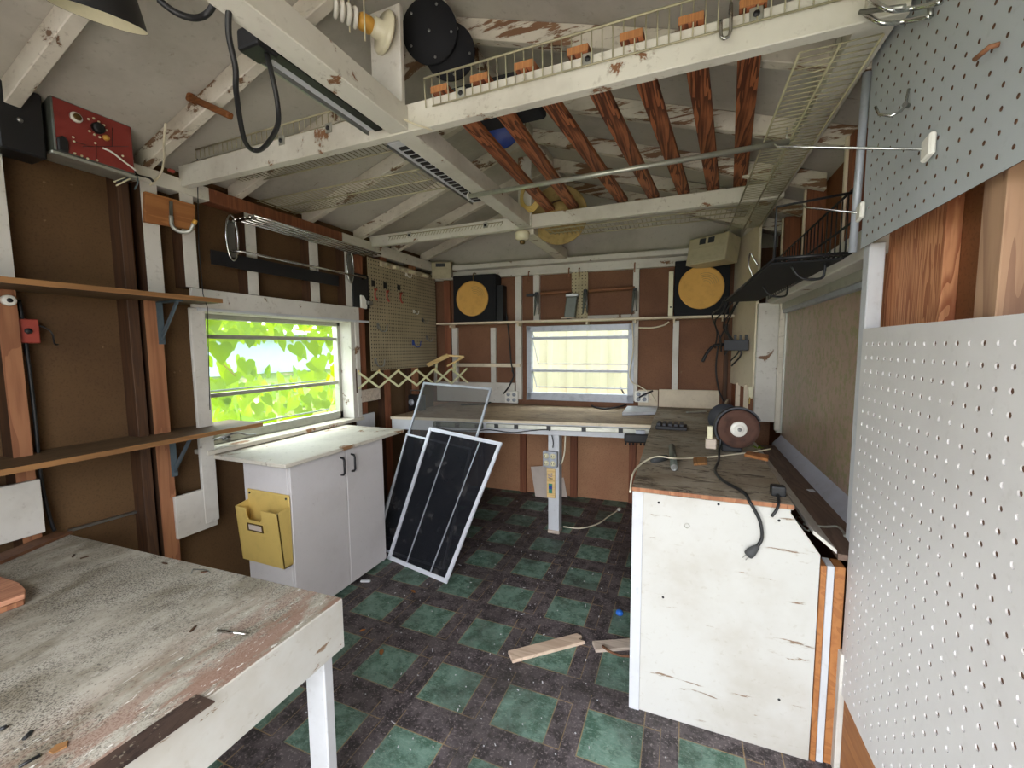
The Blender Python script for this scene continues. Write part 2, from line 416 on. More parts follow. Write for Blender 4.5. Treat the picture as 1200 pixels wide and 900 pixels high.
# back wall with window opening
a, b = ob(617, 383, CS), ob(742, 469, CS)
WB = (a.x, b.x, ob(680, 470, CS).z, ob(680, 381, CS).z)
def bslab(m, x0, x1, z0, z1, c, d, mi=0):
    """board on the back wall: front face at offset c, d thick (away from the room)"""
    return m.slab([(x0, yb(x0, c), z0), (x1, yb(x1, c), z0), (x1, yb(x1, c), z1), (x0, yb(x0, c), z1)], (0, d, 0), mi)
m = MB()
for x0, x1, z0, z1 in ((-2.7, WB[0], .93, 2.36), (WB[1], .85, .93, 2.36), (WB[0], WB[1], .93, WB[2]), (WB[0], WB[1], WB[3], 2.36)):
    bslab(m, x0, x1, z0, z1, CB, .02)
m.slab([(-2.7, yb(-2.7, CB), 2.36), (.85, yb(.85, CB), 2.36), (.85, yb(.85, CB), zr(.85)+.1), (RX, yb(RX, CB), RZ+.1), (-2.7, yb(-2.7, CB), zr(-2.7)+.1)], (0, .02, 0), 1)
bslab(m, -2.7, .85, 0, .93, CB, .02, 2)
struct(m, 'wall_back', [M['hb_back'], M['roof'], M['hb_low']])
struct(MB().box(XR, XR+.02, Y0, 4.4, 0, 2.55), 'wall_right', M['hb_right'])
# front wall around the widened doorway the photograph is taken from
DX0, DX1, DZ = -1.35, .62, 2.25  # opening made wide so that more light reaches the interior
m = MB().box(-2.6, DX0, Y0-.1, Y0, 0, 2.5).box(DX1, .75, Y0-.1, Y0, 0, 2.5)
m.slab([(DX0, Y0, DZ), (DX1, Y0, DZ), (DX1, Y0, zr(DX1)), (RX, Y0, RZ), (DX0, Y0, zr(DX0))], (0, -.1, 0))
struct(m, 'wall_front', M['hb_left'])
# roof boards
m = MB(); t = .02
for s, xe in ((-1, -2.85), (1, 1.0)):
    ze = zr(xe)+.09
    m.slab([(RX, Y0-.15, RZ+.09), (xe, Y0-.15, ze), (xe, 4.5, ze), (RX, 4.5, RZ+.09)], (0, 0, t))
struct(m, 'ceiling', M['roof'])
def struct2(mb, name, m): return struct(mb, name, m, .003)
# rafters in pairs, ridge board
YR = [-.13, .36, .85, 1.335, 1.80, 2.33, 2.84, 3.33, 3.8]
for y in YR:
    for xe in (-2.56, .70):
        m = MB(); w = .045; x0 = RX + (.02 if xe > RX else -.02)
        m.slab([(x0, y-w/2, zr(x0)), (xe, y-w/2, zr(xe)), (xe, y-w/2, zr(xe)+.088), (x0, y-w/2, zr(x0)+.088)], (0, w, 0))
        struct2(m, 'roof_beam', M['rafter' if xe < RX else 'rafter_worn'])
struct2(MB().box(RX-.019, RX+.019, Y0, 4.15, RZ+.03, RZ+.088), 'ridge_beam', M['rafter'])
# wall plates
struct2(MB().box(-2.575, -2.485, Y0, 1.62, 2.36, 2.435), 'plate_beam', M['beam'])
struct2(MB().box(-2.575, -2.487, 1.62, 2.62, 2.36, 2.435), 'plate_beam', M['stud_red'])
struct2(MB().box(-2.575, -2.485, 2.62, 4.0, 2.34, 2.435), 'plate_beam', M['beam'])
struct2(MB().box(.43, .53, Y0, 4.12, 2.42, 2.50), 'plate_beam', M['beam'])
# tie beams, king posts, the beam along the middle
TIE = [(1.5, 2.395, 2.50), (2.97, 2.395, 2.485)]
for y, z0, z1 in TIE:
    struct2(MB().box(-2.5, .53, y-.022, y+.022, z0, z1), 'tie_beam', M['beam'])
XM = -1.085
struct2(MB().box(XM-.045, XM+.045, 0.1, 1.477, 2.40, 2.49), 'middle_beam', M['beam'])
struct2(MB().box(XM-.045, XM+.045, 1.523, 2.947, 2.40, 2.49), 'middle_beam', M['beam'])
struct2(MB().box(XM-.05, XM+.05, 2.993, 3.98, 2.36, 2.45), 'middle_beam', M['rafter'])
struct2(MB().box(-1.195, -1.05, 1.455, 1.478, 2.46, zr(-1.2)), 'post_trim', M['beam'])
struct2(MB().box(-1.13, -1.03, 2.925, 2.948, 2.40, zr(-1.13)), 'post_trim', M['beam'])
# back top plate: a pale board standing a little proud, under it a second strip
m = MB(); zt = ob(690, 303, 4.0).z
p = [ob(530, 312, 3.95), ob(808, 289, 3.95)]
m.slab([(p[0].x, yb(p[0].x, 3.95), 2.33), (p[1].x, yb(p[1].x, 3.95), 2.33), (p[1].x, yb(p[1].x, 3.95), 2.375), (p[0].x, yb(p[0].x, 3.95), 2.375)], (0, .12, 0))
struct2(m, 'plate_beam', M['white'])
m = MB(); bslab(m, -2.55, .45, 2.25, 2.33, CS-.015, .09); struct2(m, 'plate_beam', M['white'])

# ---- back wall studs (white fronts) ----
def bstud(u0, u1, v0, v1, m, c=CS, d=None, bev=.002):
    uu = (u0+u1)/2; z1 = ob(uu, v0, c).z; z0 = ob(uu, v1, c).z; x0 = ob(u0, (v0+v1)/2, c).x; x1 = ob(u1, (v0+v1)/2, c).x
    mb = MB(); bslab(mb, x0, x1, z0, z1, c, (CB-c) if d is None else d); return trim(mb, m, bev)
bstud(521, 528, 320, 466, M['stud_red'])
bstud(530, 536, 384, 462, M['white']); bstud(575, 581, 384, 462, M['white']); bstud(604, 611, 316, 468, M['white'])
bstud(625, 632, 318, 376, M['white']); bstud(741, 748, 312, 470, M['white']); bstud(788, 795, 376, 457, M['white']); bstud(848, 853, 380, 478, M['stud_dark'])
bstud(535, 609, 426, 430, M['dusty_white'], CS-.02, .11)
bstud(688, 741, 369, 376, M['white'], CS-.005, .05)
# lower studs under the worktop
for u0, u1, mm in ((668, 676, 'stud_red'), (609, 616, 'stud_red'), (737, 745, 'stud_red'), (560, 566, 'stud_red')):
    x0, x1 = ob(u0, 540, CS).x, ob(u1, 540, CS).x
    mb = MB(); bslab(mb, x0, x1, .0, .89, CS, CB-CS); trim(mb, M[mm])
# ---- left wall studs ----
def lstud(u0, u1, v0, v1, m, x=XLS, d=None, z0=None, z1=None):
    uu, vv = (u0+u1)/2, (v0+v1)/2
    y0, y1 = on(u0, vv, x=x).y, on(u1, vv, x=x).y
    zz1 = on(uu, v0, x=x).z if z1 is None else z1; zz0 = on(uu, v1, x=x).z if z0 is None else z0
    b = MB()
    if d: b.box(x-d, x, y0, y1, zz0, zz1); return trim(b, m)
    b.box(x-.004, x, y0, y1, zz0, zz1).box(XL, x-.004, y0, y1, zz0, zz1, mi=1)
    return trim(b, [m, M['stud_dark']], 0)
lstud(-10, 12, 215, 332, M['white'], z1=2.36)
lstud(8, 32, 350, 585, M['fir'], z1=1.775, z0=0)
lstud(171, 190, 255, 348, M['white'], z1=2.36, z0=1.81)
lstud(181, 200, 360, 648, M['fir'], z1=1.785, z0=0)
lstud(216, 231, 268, 342, M['white'], z1=2.36, z0=1.87)
lstud(290, 302, 280, 345, M['white'], z1=2.36, z0=1.87); lstud(364, 374, 300, 355, M['white'], z1=2.36, z0=1.87)
lstud(405, 412, 297, 360, M['white'], z1=2.36, z0=1.87)
lstud(418, 428, 300, 500, M['stud_red'], x=XLS-.005, z1=2.34, z0=0)
lstud(452, 459, 430, 560, M['stud_red'], x=XLS-.01, z1=2.34, z0=0)
lstud(484, 492, 430, 560, M['fir'], x=XLS-.01, z1=2.34, z0=0)
trim(MB().box(XL, XLS, 1.20, 1.245, 0, 2.36), M['stud_dark']); trim(MB().box(XL, XLS, .55, .6, 0, 2.36), M['stud_dark'])
# the patch boards nailed to the studs
lstud(-60, 52, 572, 640, M['white'], x=XLS+.02, d=.02)
lstud(208, 256, 575, 668, M['white'], x=XLS+.02, d=.02, z0=.52)
lstud(421, 446, 456, 470, M['scrapw'], x=XLS+.02, d=.02); lstud(420, 440, 485, 515, M['white_clean'], x=XLS+.02, d=.02)
# ---- left window ----
win = bpy.data.objects.new('window_1', None); COL.objects.link(win); win.location = (XL, 2.13, 1.0); win['kind'] = 'structure'
y0, y1, z0, z1 = WL
XO = XL-.03
m = MB().box(XLS-.0, XLS+.022, 1.465, 1.543, .55, 1.758)
m2 = MB().box(XLS, XLS+.022, 1.48, 2.75, 1.76, 1.865)
m3 = MB().box(XL-.05, XLS+.015, 2.655, 2.70, .96, 1.76).box(XLS, XLS+.022, 2.70, 2.745, .96, 1.76)
m4 = MB().box(XL-.05, XLS, 1.54, 1.555, .96, 1.76)
m5 = MB().box(XL-.05, XLS+.03, 1.50, 2.76, .934, .96)
m6 = MB().box(XL-.05, XLS, 1.555, 2.655, 1.74, 1.76)
for k, (mm, nm) in enumerate(((m, 'casing'), (m2, 'header'), (m3, 'jamb'), (m4, 'jamb'), (m5, 'sill'), (m6, 'head_jamb'))):
    mm.build(nm, M['white'] if nm != 'sill' else M['sill'], win, .003)
MB().box(XLS, XLS+.03, 1.50, 2.86, 1.745, 1.762).build('rail_strip', M['white_clean'], win, .002)
fr = MB()
fr.box(XO-.03, XO+.02, y0, y1, z0, z0+.06).box(XO-.03, XO+.02, y0, y1, z1-.05, z1).box(XO-.03, XO+.02, y0, y0+.02, z0, z1).box(XO-.03, XO+.02, y1-.035, y1, z0, z1)
fr.build('window_frame', M['galv'], win, .002)
zs = [z1-.06, on(320, 396, x=XO).z, on(320, 456, x=XO).z]
zs = [z1-.05, zs[1], zs[2], z0+.06]
for i in range(1, 3):
    MB().box(XO-.012, XO+.012, y0+.03, y1-.03, zs[i]-.012, zs[i]+.012).build('louver_rail', M['galv'], win)
for i in range(3):
    h = zs[i]-zs[i+1]; a = (.28, .30, .34)[i]; dx = -math.sin(a)*h; dz = -math.cos(a)*h
    MB().slab([(XO-.005, y0+.03, zs[i]), (XO-.005, y1-.05, zs[i]), (XO-.005+dx, y1-.05, zs[i]+dz), (XO-.005+dx, y0+.03, zs[i]+dz)], (.004, 0, 0)).build('glass_louver', M['glass'], win)
    MB().bar((XO-.005+dx, y0+.03, zs[i]+dz), (XO-.005+dx, y1-.05, zs[i]+dz), .008, .01).build('louver_edge', M['alu'], win)
h = MB(); c0 = V((XLS-.02, 1.62, 1.0))
h.tube(smooth_path([c0+V((-.03, -.06, -.005)), c0+V((.02, .0, .02)), c0+V((.045, .06, .03)), c0+V((.05, .12, .005)), c0+V((.045, .17, .0))], 5), .006, 8)
h.lathe([(.016, -.03), (.016, .01), (.0, .012)], c0+V((.01, .02, 0)), (1, 0, 0), 12)
h.build('crank_handle', M['steel'], win)
# ---- back window ----
win = bpy.data.objects.new('window_2', None); COL.objects.link(win); win.location = (-.97, yb(-.97, CS), 1.0); win['kind'] = 'structure'
x0, x1, z0, z1 = WB
m = MB(); c = CS-.005; e = .045
bslab(m, x0, x1, z0, z0+.075, c, .07); bslab(m, x0, x1, z1-.055, z1, c, .07); bslab(m, x0, x0+.05, z0, z1, c, .07); bslab(m, x1-.055, x1, z0, z1, c, .07)
m.build('window_frame', M['alu'], win, .003)
zz = [z1-.055, ob(680, 396, CS).z, ob(680, 435, CS).z, z0+.075]
for i in (1, 2):
    m = MB(); bslab(m, x0+.04, x1-.04, zz[i]-.012, zz[i]+.012, CS+.02, .03); m.build('louver_rail', M['alu'], win)
for i in range(3):
    h = zz[i]-zz[i+1]; a = .62; dy = math.sin(a)*h; dz = -math.cos(a)*h; xa, xb = x0+.05, x1-.055
    P = lambda x, t: V((x, yb(x, CS+.035)+dy*t, zz[i]+dz*t))
    MB().slab([P(xa, 0), P(xb, 0), P(xb, 1), P(xa, 1)], (0, .004, 0)).build('glass_louver', M['glass'], win)
    m = MB().bar(P(xa, 1), P(xb, 1), .01, .012).bar(P(xa, 0), P(xa, 1), .006, .012); m.build('louver_edge', M['alu'], win)
# ---- right wall: window, post, trims, studs ----
ww = bpy.data.objects.new('window_3', None); COL.objects.link(ww); ww.location = (.69, 2.8, .9); ww['kind'] = 'structure'
MB().box(.695, .705, 1.76, 3.62, .84, 1.84).build('pane', M['pane'], ww)
m = MB().box(.655, .70, 1.76, 3.64, 1.785, 1.84); m.build('window_frame', M['galv'], ww, .003)
MB().box(.66, .70, 3.58, 3.62, .88, 1.80).build('window_frame', M['galv'], ww, .003)
m = MB().slab([(.64, 1.75, .80), (.70, 1.75, .87), (.70, 3.6, .87), (.64, 3.6, .80)], (0, 0, -.03)); m.build('sill', paint('blue_grey_sill', '#b9bcc8', peel=.1, grime=.3), ww, .003)
m = MB().box(.575, .66, 1.78, 3.7, 1.83, 1.935); m.build('header', M['white'], ww, .004)
m = MB().box(.665, .70, 1.76, 3.6, 1.76, 1.785); m.build('window_frame', M['alu'], ww, .002)
trim(MB().box(.51, .645, 3.57, 3.64, .96, 1.84), M['white'], .004)
trim(MB().box(.645, .68, 3.56, 3.6, .9, 1.84), M['rafter'], .004)
trim(MB().box(.557, .60, 1.735, 1.785, .84, 1.86), M['white_clean'], .003)
trim(MB().box(.622, .655, on(1106, 300, x=.622).y, on(1028, 300, x=.622).y, 0, 2.42), M['fir_grain'])
trim(MB().box(.575, .655, on(1173, 300, x=.575).y, on(1146, 300, x=.575).y, 0, 2.42), M['fir_pale'])
trim(MB().box(.575, .655, .5, .54, 0, 2.42), M['fir'])
trim(MB().box(.655, .66, Y0, 1.74, .0, 2.42), M['hb_right'], 0)
for y0, y1 in ((2.23, 2.30), (2.93, 2.97), (3.5, 3.56)):
    trim(MB().box(XRS, XR, y0, y1, 1.95, 2.42), M['stud_red']); trim(MB().box(XRS-.012, XRS, y1-.022, y1, 1.95, 2.42), M['dusty_white'])
# angled lining board in the far right corner
q = [(.50, 3.62, 0), (.395, yb(.395, CS)-.0, 0)]
m = MB(); m.slab([(.50, 3.62, 1.2), (.40, 4.16, 1.2), (.40, 4.16, 2.42), (.50, 3.62, 2.42)], (.02, 0, 0)); trim(m, M['dusty_white'])
m = MB(); m.slab([(.515, 3.62, .9), (.415, 4.17, .9), (.415, 4.17, 1.25), (.515, 3.62, 1.25)], (.02, 0, 0)); trim(m, M['stud_red'])
for t in (.25, .62):
    a = V((.515, 3.62, 0)).lerp(V((.415, 4.17, 0)), t); trim(MB().box(a.x-.03, a.x+.01, a.y-.015, a.y+.015, .96, 1.22), M['dusty_white'])
# three boards standing between the bench end and the pegboard
trim(MB().box(.474, .492, 1.725, 1.79, 0, .752), M['orange_wood']); trim(MB().box(.494, .516, 1.73, 1.80, 0, .752), M['white_clean']); trim(MB().box(.519, .549, 1.735, 1.80, 0, .752), M['orange_wood'])
trim(MB().box(.541, .562, 1.705, 1.745, 0, .45), M['white'])
# ---- large perforated boards on the right wall: real holes ----
def pegboard(name, x, y0, y1, z0, z1, pitch, r, m, through, label, oy=.02, oz=.025, n=8, t=.006, wm=0):
    mb = MB()
    ny = int((y1-y0-oy)/pitch); nz = int((z1-z0-oz)/pitch)
    ys = [y0+oy+pitch*i for i in range(ny+1)]; zs = [z0+oz+pitch*i for i in range(nz+1)]
    for i in range(ny):
        for j in range(nz):
            ya, yb_, za, zb = ys[i], ys[i+1], zs[j], zs[j+1]; cy, cz = (ya+yb_)/2, (za+zb)/2
            vs = [(x, ya, za), (x, yb_, za), (x, yb_, zb), (x, ya, zb)]
            ring = [(x, cy+r*math.cos(2*math.pi*(k+.5)/n-math.pi*.75-.39), cz+r*math.sin(2*math.pi*(k+.5)/n-math.pi*.75-.39)) for k in range(n)]
            back = [(x+t, p[1], p[2]) for p in ring]
            q = n//4; fs = []
            for c in range(4):
                d = (c+1) % 4
                fs.append([c, d] + [4+((c*q+k) % n) for k in range(q, -1, -1)])
            for k in range(n): fs.append([4+k, 4+(k+1) % n, 4+n+(k+1) % n, 4+n+k])
            mb.add(vs+ring+back, fs[:4])
            mb.add(ring+back, [[k, (k+1) % n, n+(k+1) % n, n+k] for k in range(n)], mi=wm)
            if through > 0: mb.add(back, [list(range(n))], mi=0 if R.random() < through else 1)  # caps, mostly dark, put in for the shade seen through the holes
    Y0_, Y1_, Z0_, Z1_ = ys[0], ys[-1], zs[0], zs[-1]
    for q in (((y0, z0), (y1, z0), (y1, Z0_), (y0, Z0_)), ((y0, Z1_), (y1, Z1_), (y1, z1), (y0, z1)), ((y0, Z0_), (Y0_, Z0_), (Y0_, Z1_), (y0, Z1_)), ((Y1_, Z0_), (y1, Z0_), (y1, Z1_), (Y1_, Z1_))):
        mb.add([(x, a, b) for a, b in q], [[0, 1, 2, 3]])
    mb.add([(x, y0, z0), (x, y1, z0), (x, y1, z1), (x, y0, z1), (x+t, y0, z0), (x+t, y1, z0), (x+t, y1, z1), (x+t, y0, z1)], [[0, 1, 5, 4], [1, 2, 6, 5], [2, 3, 7, 6], [3, 0, 4, 7]], mi=1)
    o = solo(mb, name, [m, M['peg_core_shade']], label, 'pegboard'); return o
# ================================================================ LEFT SIDE
# ---- shelves on the left wall ----
def wall_shelf(v0, u1, v1, z, label):
    y0, y1 = -.1, on(u1, v1, z=z).y; xf = -2.29
    t = thing('wall_shelf', label, 'shelf', (-2.4, .8, z), 'plank shelves on the left wall')
    MB().box(XL+.005, xf, y0, y1, z-.022, z).build('board', M['plank_top'], t)
    MB().box(xf, xf+.006, y0, y1, z-.022, z).build('front_edge', M['plank'], t)
    return t
def bracket(y, z, t):
    m = MB(); x = XLS+.005
    m.box(x-.005, x, y-.014, y+.014, z-.24, z-.024).box(x, x+.17, y-.014, y+.014, z-.03, z-.024)
    m.slab([(x, y-.004, z-.22), (x+.155, y-.004, z-.03), (x+.135, y-.004, z-.03), (x, y-.004, z-.19)], (0, .008, 0))
    return m.build('bracket', M['blue_bracket'], t)
zs1, zs2 = 1.80, 1.10
s1 = wall_shelf(335, 238, 352, zs1, 'upper brown plank shelf on the left wall, seen from beneath')
s2 = wall_shelf(535, 249, 490, zs2, 'lower dusty plank shelf on the left wall above the big workbench')
yk = on(187, 400, x=XLS).y+.01
bracket(yk, zs1, s1); bracket(yk+.01, zs2, s2)
# small things on the left wall
p = on(10, 352, x=XLS+.01); t = thing('wall_socket', 'small white round socket on the stud under the upper shelf end', 'socket', p)
MB().lathe([(.022, 0), (.022, .018), (.018, .022), (0, .022)], p-V((.012, 0, 0)), (1, 0, 0), 14).build('body', M['white_pl'], t)
MB().lathe([(.009, .022), (.009, .024), (0, .024)], p-V((.012, 0, 0)), (1, 0, 0), 10).build('hole_face', M['black'], t)
p = on(33, 388, x=XLS-.02); t = thing('junction_box', 'faded red junction box with dangling wires beside the left stud', 'electrical box', p)
MB().box(p.x-.06, p.x, p.y-.035, p.y+.035, p.z-.05, p.z+.05).build('body', M['redhook'], t, .004)
MB().lathe([(.012, 0), (.012, .006), (0, .006)], p, (1, 0, 0), 10).build('knob', M['black'], t)
MB().tube(smooth_path([p+V((-.01, .03, .03)), p+V((.02, .06, 0)), p+V((.0, .075, -.05)), p+V((-.01, .09, -.055))], 5), .003, 6).build('wire', M['cord_black'], t)
solo(MB().tube(smooth_path([on(u, v, x=XLS-.03) for u, v in ((22, 352), (30, 400), (40, 480), (48, 560), (58, 605), (64, 622))], 6), .007, 8), 'cable', M['cord_black'], 'black cable running down the left wall hardboard beside the stud', 'cable')
solo(MB().bar(on(80, 622, x=XL+.012), on(173, 596, x=XL+.012), .014, .012), 'metal_rod', M['steel'], 'thin dark rod against the left hardboard just above the workbench', 'rod')
solo(MB().tube([on(u, v, x=XLS+.06) for u, v in ((231, 180), (233, 290), (238, 345))] + [on(243, 360, x=XLS+.2), on(246, 480, x=XLS+.2)], .0022, 6), 'hanging_string', M['black'], 'thin dark string hanging from the tie beam past the window corner', 'string')
# wood block with pipe hook
q = [on(170, 224, x=XLS+.022), on(229, 240, x=XLS+.022), on(229, 270, x=XLS+.022), on(170, 260, x=XLS+.022)]
t = thing('hook_board', 'orange wooden board with a grey pipe hook, below the tie beam end', 'hook board', q[3])
MB().slab(q, (-.02, 0, 0)).build('board', M['orange_wood'], t, .002)
a = on(200, 236, x=XLS+.03); b = on(200, 258, x=XLS+.03)
MB().slab([a+V((0, -.008, 0)), a+V((0, .008, 0)), b+V((0, .008, -.01)), b+V((0, -.008, -.01))], (.004, 0, 0)).build('strap', M['steel'], t)
pts = smooth_path([b+V((.006, 0, .02)), b+V((.01, 0, -.03)), b+V((.03, .02, -.055)), b+V((.06, .05, -.05)), b+V((.075, .065, -.01))], 5)
MB().tube(pts, .0095, 10).build('hook', M['galv'], t)
MB().tube([pts[-1], pts[-1]+(pts[-1]-pts[-2]).normalized()*.022], .011, 10).build('hook_tip', M['amber'], t)
# chrome wall rack
xa = XLS+.02
A, B = on(265, 258, x=xa), on(421, 314, x=xa); yA, yB = A.y+.02, 2.66; zt, zb = 2.27, 2.07
t = thing('chrome_rack', 'long chrome towel rack high on the left wall above the window', 'rack', (xa, (yA+yB)/2, zb))
for y in (yA, yB):
    m = MB(); m.tube([V((xa+.012+.0*k, y-.0, zt+.02)) + V((.10*(1-math.cos(a))/2 if 0 else 0, 0.035*math.sin(a), -.11+.13*math.cos(a))) for k, a in enumerate([i*2*math.pi/20 for i in range(20)])], .006, 6, True)
    m.build('end_loop', M['chrome'], t)
    MB().box(xa-.0, xa+.006, y-.024, y+.024, zb-.0, zt+.01).build('end_plate', M['steel'], t, .003)
    MB().box(xa, xa+.22, y-.004, y+.004, zt-.005, zt+.008).build('support_arm', M['chrome'], t)
for i in range(5):
    dx = .05+.042*i
    MB().tube([(xa+dx, yA-.01, zt+.01), (xa+dx, yB+.12, zt+.01)], .007, 8).build('shelf_rod', M['chrome'], t)
MB().tube([(xa+.02, yA-.02, zb+.03), (xa+.075, yA+.02, zb+.03), (xa+.075, yB+.1, zb+.03), (xa+.02, yB+.12, zb+.03)], .008, 8).build('towel_bar', M['chrome'], t)
MB().box(xa-.005, xa+.004, yA-.12, yB-.12, zb-.06, zb+.02).build('back_strip', M['black'], t)
# black mat and opener
q0, q1 = on(413, 319, x=XLS+.012), on(434, 362, x=XLS+.012)
t = thing('black_plaque', 'black rectangular plaque with white bottle opener beside the pegboard', 'plaque', V((q0.x, q0.y, q1.z)))
MB().box(XLS-.0, XLS+.012, q0.y, q1.y, q1.z, q0.z).build('plaque', M['black'], t, .002)
c = on(425, 354, x=XLS+.02)
MB().slab([c+V((0, -.035, -.05)), c+V((0, .03, -.055)), c+V((0, .035, .0)), c+V((0, .0, .05)), c+V((0, -.035, .055))], (.02, 0, 0)).build('opener', M['white_pl'], t, .006, 2)
MB().box(c.x+.01, c.x+.05, c.y+.02, c.y+.07, c.z-.02, c.z+.01).build('tongue', M['steel'], t, .003)
# pegboard on the left wall
xp = XLS+.012
y0, y1 = 2.885, 3.93; z0, z1 = 1.335, 2.30
pb = solo(MB().box(xp-.006, xp, y0, y1, z0, z1), 'pegboard', M['peg_left'], 'tan pegboard on the left wall in the far corner, holding red hooks', 'pegboard')
for k, (u, v) in enumerate(((437, 345), (451, 347), (467, 349))):
    c = on(u, v, x=xp+.004)
    t = thing('red_hook', ['red C shaped hook nearest the black plaque on the tan pegboard', 'middle red C shaped hook on the tan pegboard', 'red C shaped hook farthest from the window on the tan pegboard'][k], 'hook', c, 'red hooks on the tan pegboard')
    pts = [c+V((.03+.03*math.cos(a)*0, -.03*math.sin(a)*1.0+.02, .045*math.cos(a))) for a in [math.pi*i/10 for i in range(11)]]
    MB().tube([c+V((0, .02, .045))]+pts, .0075, 8).build('hook', M['redhook'], t)
    MB().box(xp, xp+.008, c.y-.01, c.y+.03, c.z+.07, c.z+.12).build('mount', M['black'], t)
def wirehook(u, v, label, s=1., mm='steel'):
    c = on(u, v, x=xp+.003); t = MB().tube(smooth_path([c+V((-.004, 0, .02*s)), c+V((.01, 0, .015*s)), c+V((.03, .0, -.02*s)), c+V((.055*s, .01, -.02*s)), c+V((.065*s, .012, .02*s))], 4), .0035*s, 6)
    t.slab([c+V((0, -.015, .03*s)), c+V((0, .015, .03*s)), c+V((0, .015, -.01*s)), c+V((0, -.015, -.01*s))], (.003, 0, 0))
    solo(t, 'peg_hook', M[mm], label, 'hook', 'small wire hooks on the tan pegboard')
wirehook(443, 384, 'wire hook low on the tan pegboard near the window', 1.4)
wirehook(485, 366, 'white wire hook at mid height on the tan pegboard', .8, 'white_pl')
wirehook(484, 403, 'dark blue hook low on the tan pegboard', 1.3, 'blue')
wirehook(500, 397, 'pair of small steel hooks near the back edge of the tan pegboard', 1.1)
wirehook(440, 425, 'steel hook at the bottom edge of the tan pegboard', 1.4)
wirehook(495, 376, 'short dark hook near the back edge of the tan pegboard', 1.)
wirehook(476, 323, 'cream hook near the top of the tan pegboard', .9, 'white_pl')
# strip of small holders along the pegboard's top
a, b = on(445, 309, x=xp), on(500, 324, x=xp)
t = thing('tool_holder', 'pale strip tool holder along the top of the tan pegboard', 'tool holder', a)
MB().box(xp, xp+.012, a.y, b.y, a.z-.02, a.z+.02).build('rail', M['dusty_white'], t)
for i in range(6):
    y = a.y + (b.y-a.y)*(i+.5)/6; MB().box(xp+.012, xp+.05, y-.028, y+.028, a.z-.018, a.z+.006).build('cup', M['cream' if i % 2 else 'speaker_w'], t, .003)
# ---- expanding accordion rack ----
P0, P1 = on(420, 446, x=XLS+.03), on(548, 448, y=3.5)
d = (P1-P0); d.z = 0; n = 6; stp = d/ n; hz = .068
t = thing('accordion_rack', 'expanding wooden lattice rack stretched out beside the pegboard', 'rack', P0)
side = V((stp.y, -stp.x, 0)).normalized()*.007
sdir = stp.normalized()
for k in range(n):
    a = P0+stp*k; b = P0+stp*(k+1)
    for s, e in ((-1, side), (1, -side)):
        q0, q1 = a+V((0, 0, -hz*s)), b+V((0, 0, hz*s)); MB().bar(q0+e, q1+e, .007, .017, up=(0, 0, 1)).build('slat', M['lattice'], t)
    MB().tube([a+V((0, 0, hz))-side*2, a+V((0, 0, hz))+side*5+V((0, 0, .012))], .006, 6).build('peg', M['pine'], t)
MB().box(XLS+.0, XLS+.02, P0.y-.012, P0.y+.012, P0.z-.1, P0.z+.1).build('end_post', M['stud_dark'], t)

# ---- cabinet under the window ----
cx0, cx1, cy0, cy1, cz = -2.30, -1.94, 1.585, 2.345, .905
t = thing('cabinet', 'low pale grey two door cabinet under the left window', 'cabinet', ((cx0+cx1)/2, (cy0+cy1)/2, 0))
MB().box(cx0, cx1-.02, cy0, cy0+.018, 0, cz).build('side_panel', M['cab'], t, .002)
MB().box(cx0, cx1-.02, cy1-.018, cy1, 0, cz).build('side_panel', M['cab'], t, .002)
MB().box(cx0, cx0+.01, cy0+.018, cy1-.018, 0, cz).build('back_panel', M['cab'], t)
MB().box(cx0+.01, cx1-.022, cy0+.018, cy1-.018, .03, .05).build('bottom_panel', M['cab'], t)
MB().box(cx0+.01, cx1-.022, cy0+.018, cy1-.018, cz-.02, cz).build('top_panel', M['cab'], t)
ym = on(405, 525, x=cx1).y
for k, (ya, yb_) in enumerate(((cy0+.004, ym-.002), (ym+.002, cy1-.002))):
    dr = MB().box(cx1-.02, cx1, ya, yb_, .02, cz-.004).build('door', M['cab'], t, .003)
    yh = ym + (-.045 if k == 0 else .045)
    hb = MB(); zc = cz-.10
    hb.tube([(cx1-.002, yh, zc+.055), (cx1+.02, yh, zc+.052), (cx1+.028, yh, zc+.04), (cx1+.028, yh, zc-.04), (cx1+.02, yh, zc-.052), (cx1-.002, yh, zc-.055)], .0065, 8)
    hb.build('handle', M['black'], dr)
ct = MB().box(-2.485, -1.905, 1.535, 2.545, cz+.001, cz+.024)
solo(ct, 'counter_slab', M['counter'], 'worn white counter slab lying on the low cabinet at the window', 'counter', bevel=.004)
# yellow file pocket on the cabinet's side
yf = cy0-.002; xa, xb = -2.285, -1.975; z0, z1 = .50, .745
q = [on(287, 590, y=yf-.09), on(343, 592, y=yf-.09)]
t = thing('file_pocket', 'yellow plastic wall pocket hung on the side of the grey cabinet', 'file holder', ((xa+xb)/2, yf, z0))
xa, xb = on(292, 585, y=yf).x, on(340, 585, y=yf).x; z1b = on(320, 577, y=yf).z; z0 = on(320, 655, y=yf).z
zf = z1b-.075; fd = .075; b0 = .05
MB().box(xa, xb, yf-.008, yf, z0, z1b).build('back_plate', M['yellow'], t, .003)
for x, dx in ((xa, .006), (xb-.006, .006)):
    MB().slab([(x, yf-.008, z0), (x, yf-.008-b0, z0), (x, yf-.008-fd, zf), (x, yf-.008, zf+.015)], (dx, 0, 0)).build('side', M['yellow'], t)
xc = (xa+xb)/2; w = .05
fq = lambda x, z: V((x, yf-.008-b0-(fd-b0)*(z-z0)/(zf-z0), z))
m = MB()
xs = [xa, xc-.06-.02, xc+.06-.02, xb]
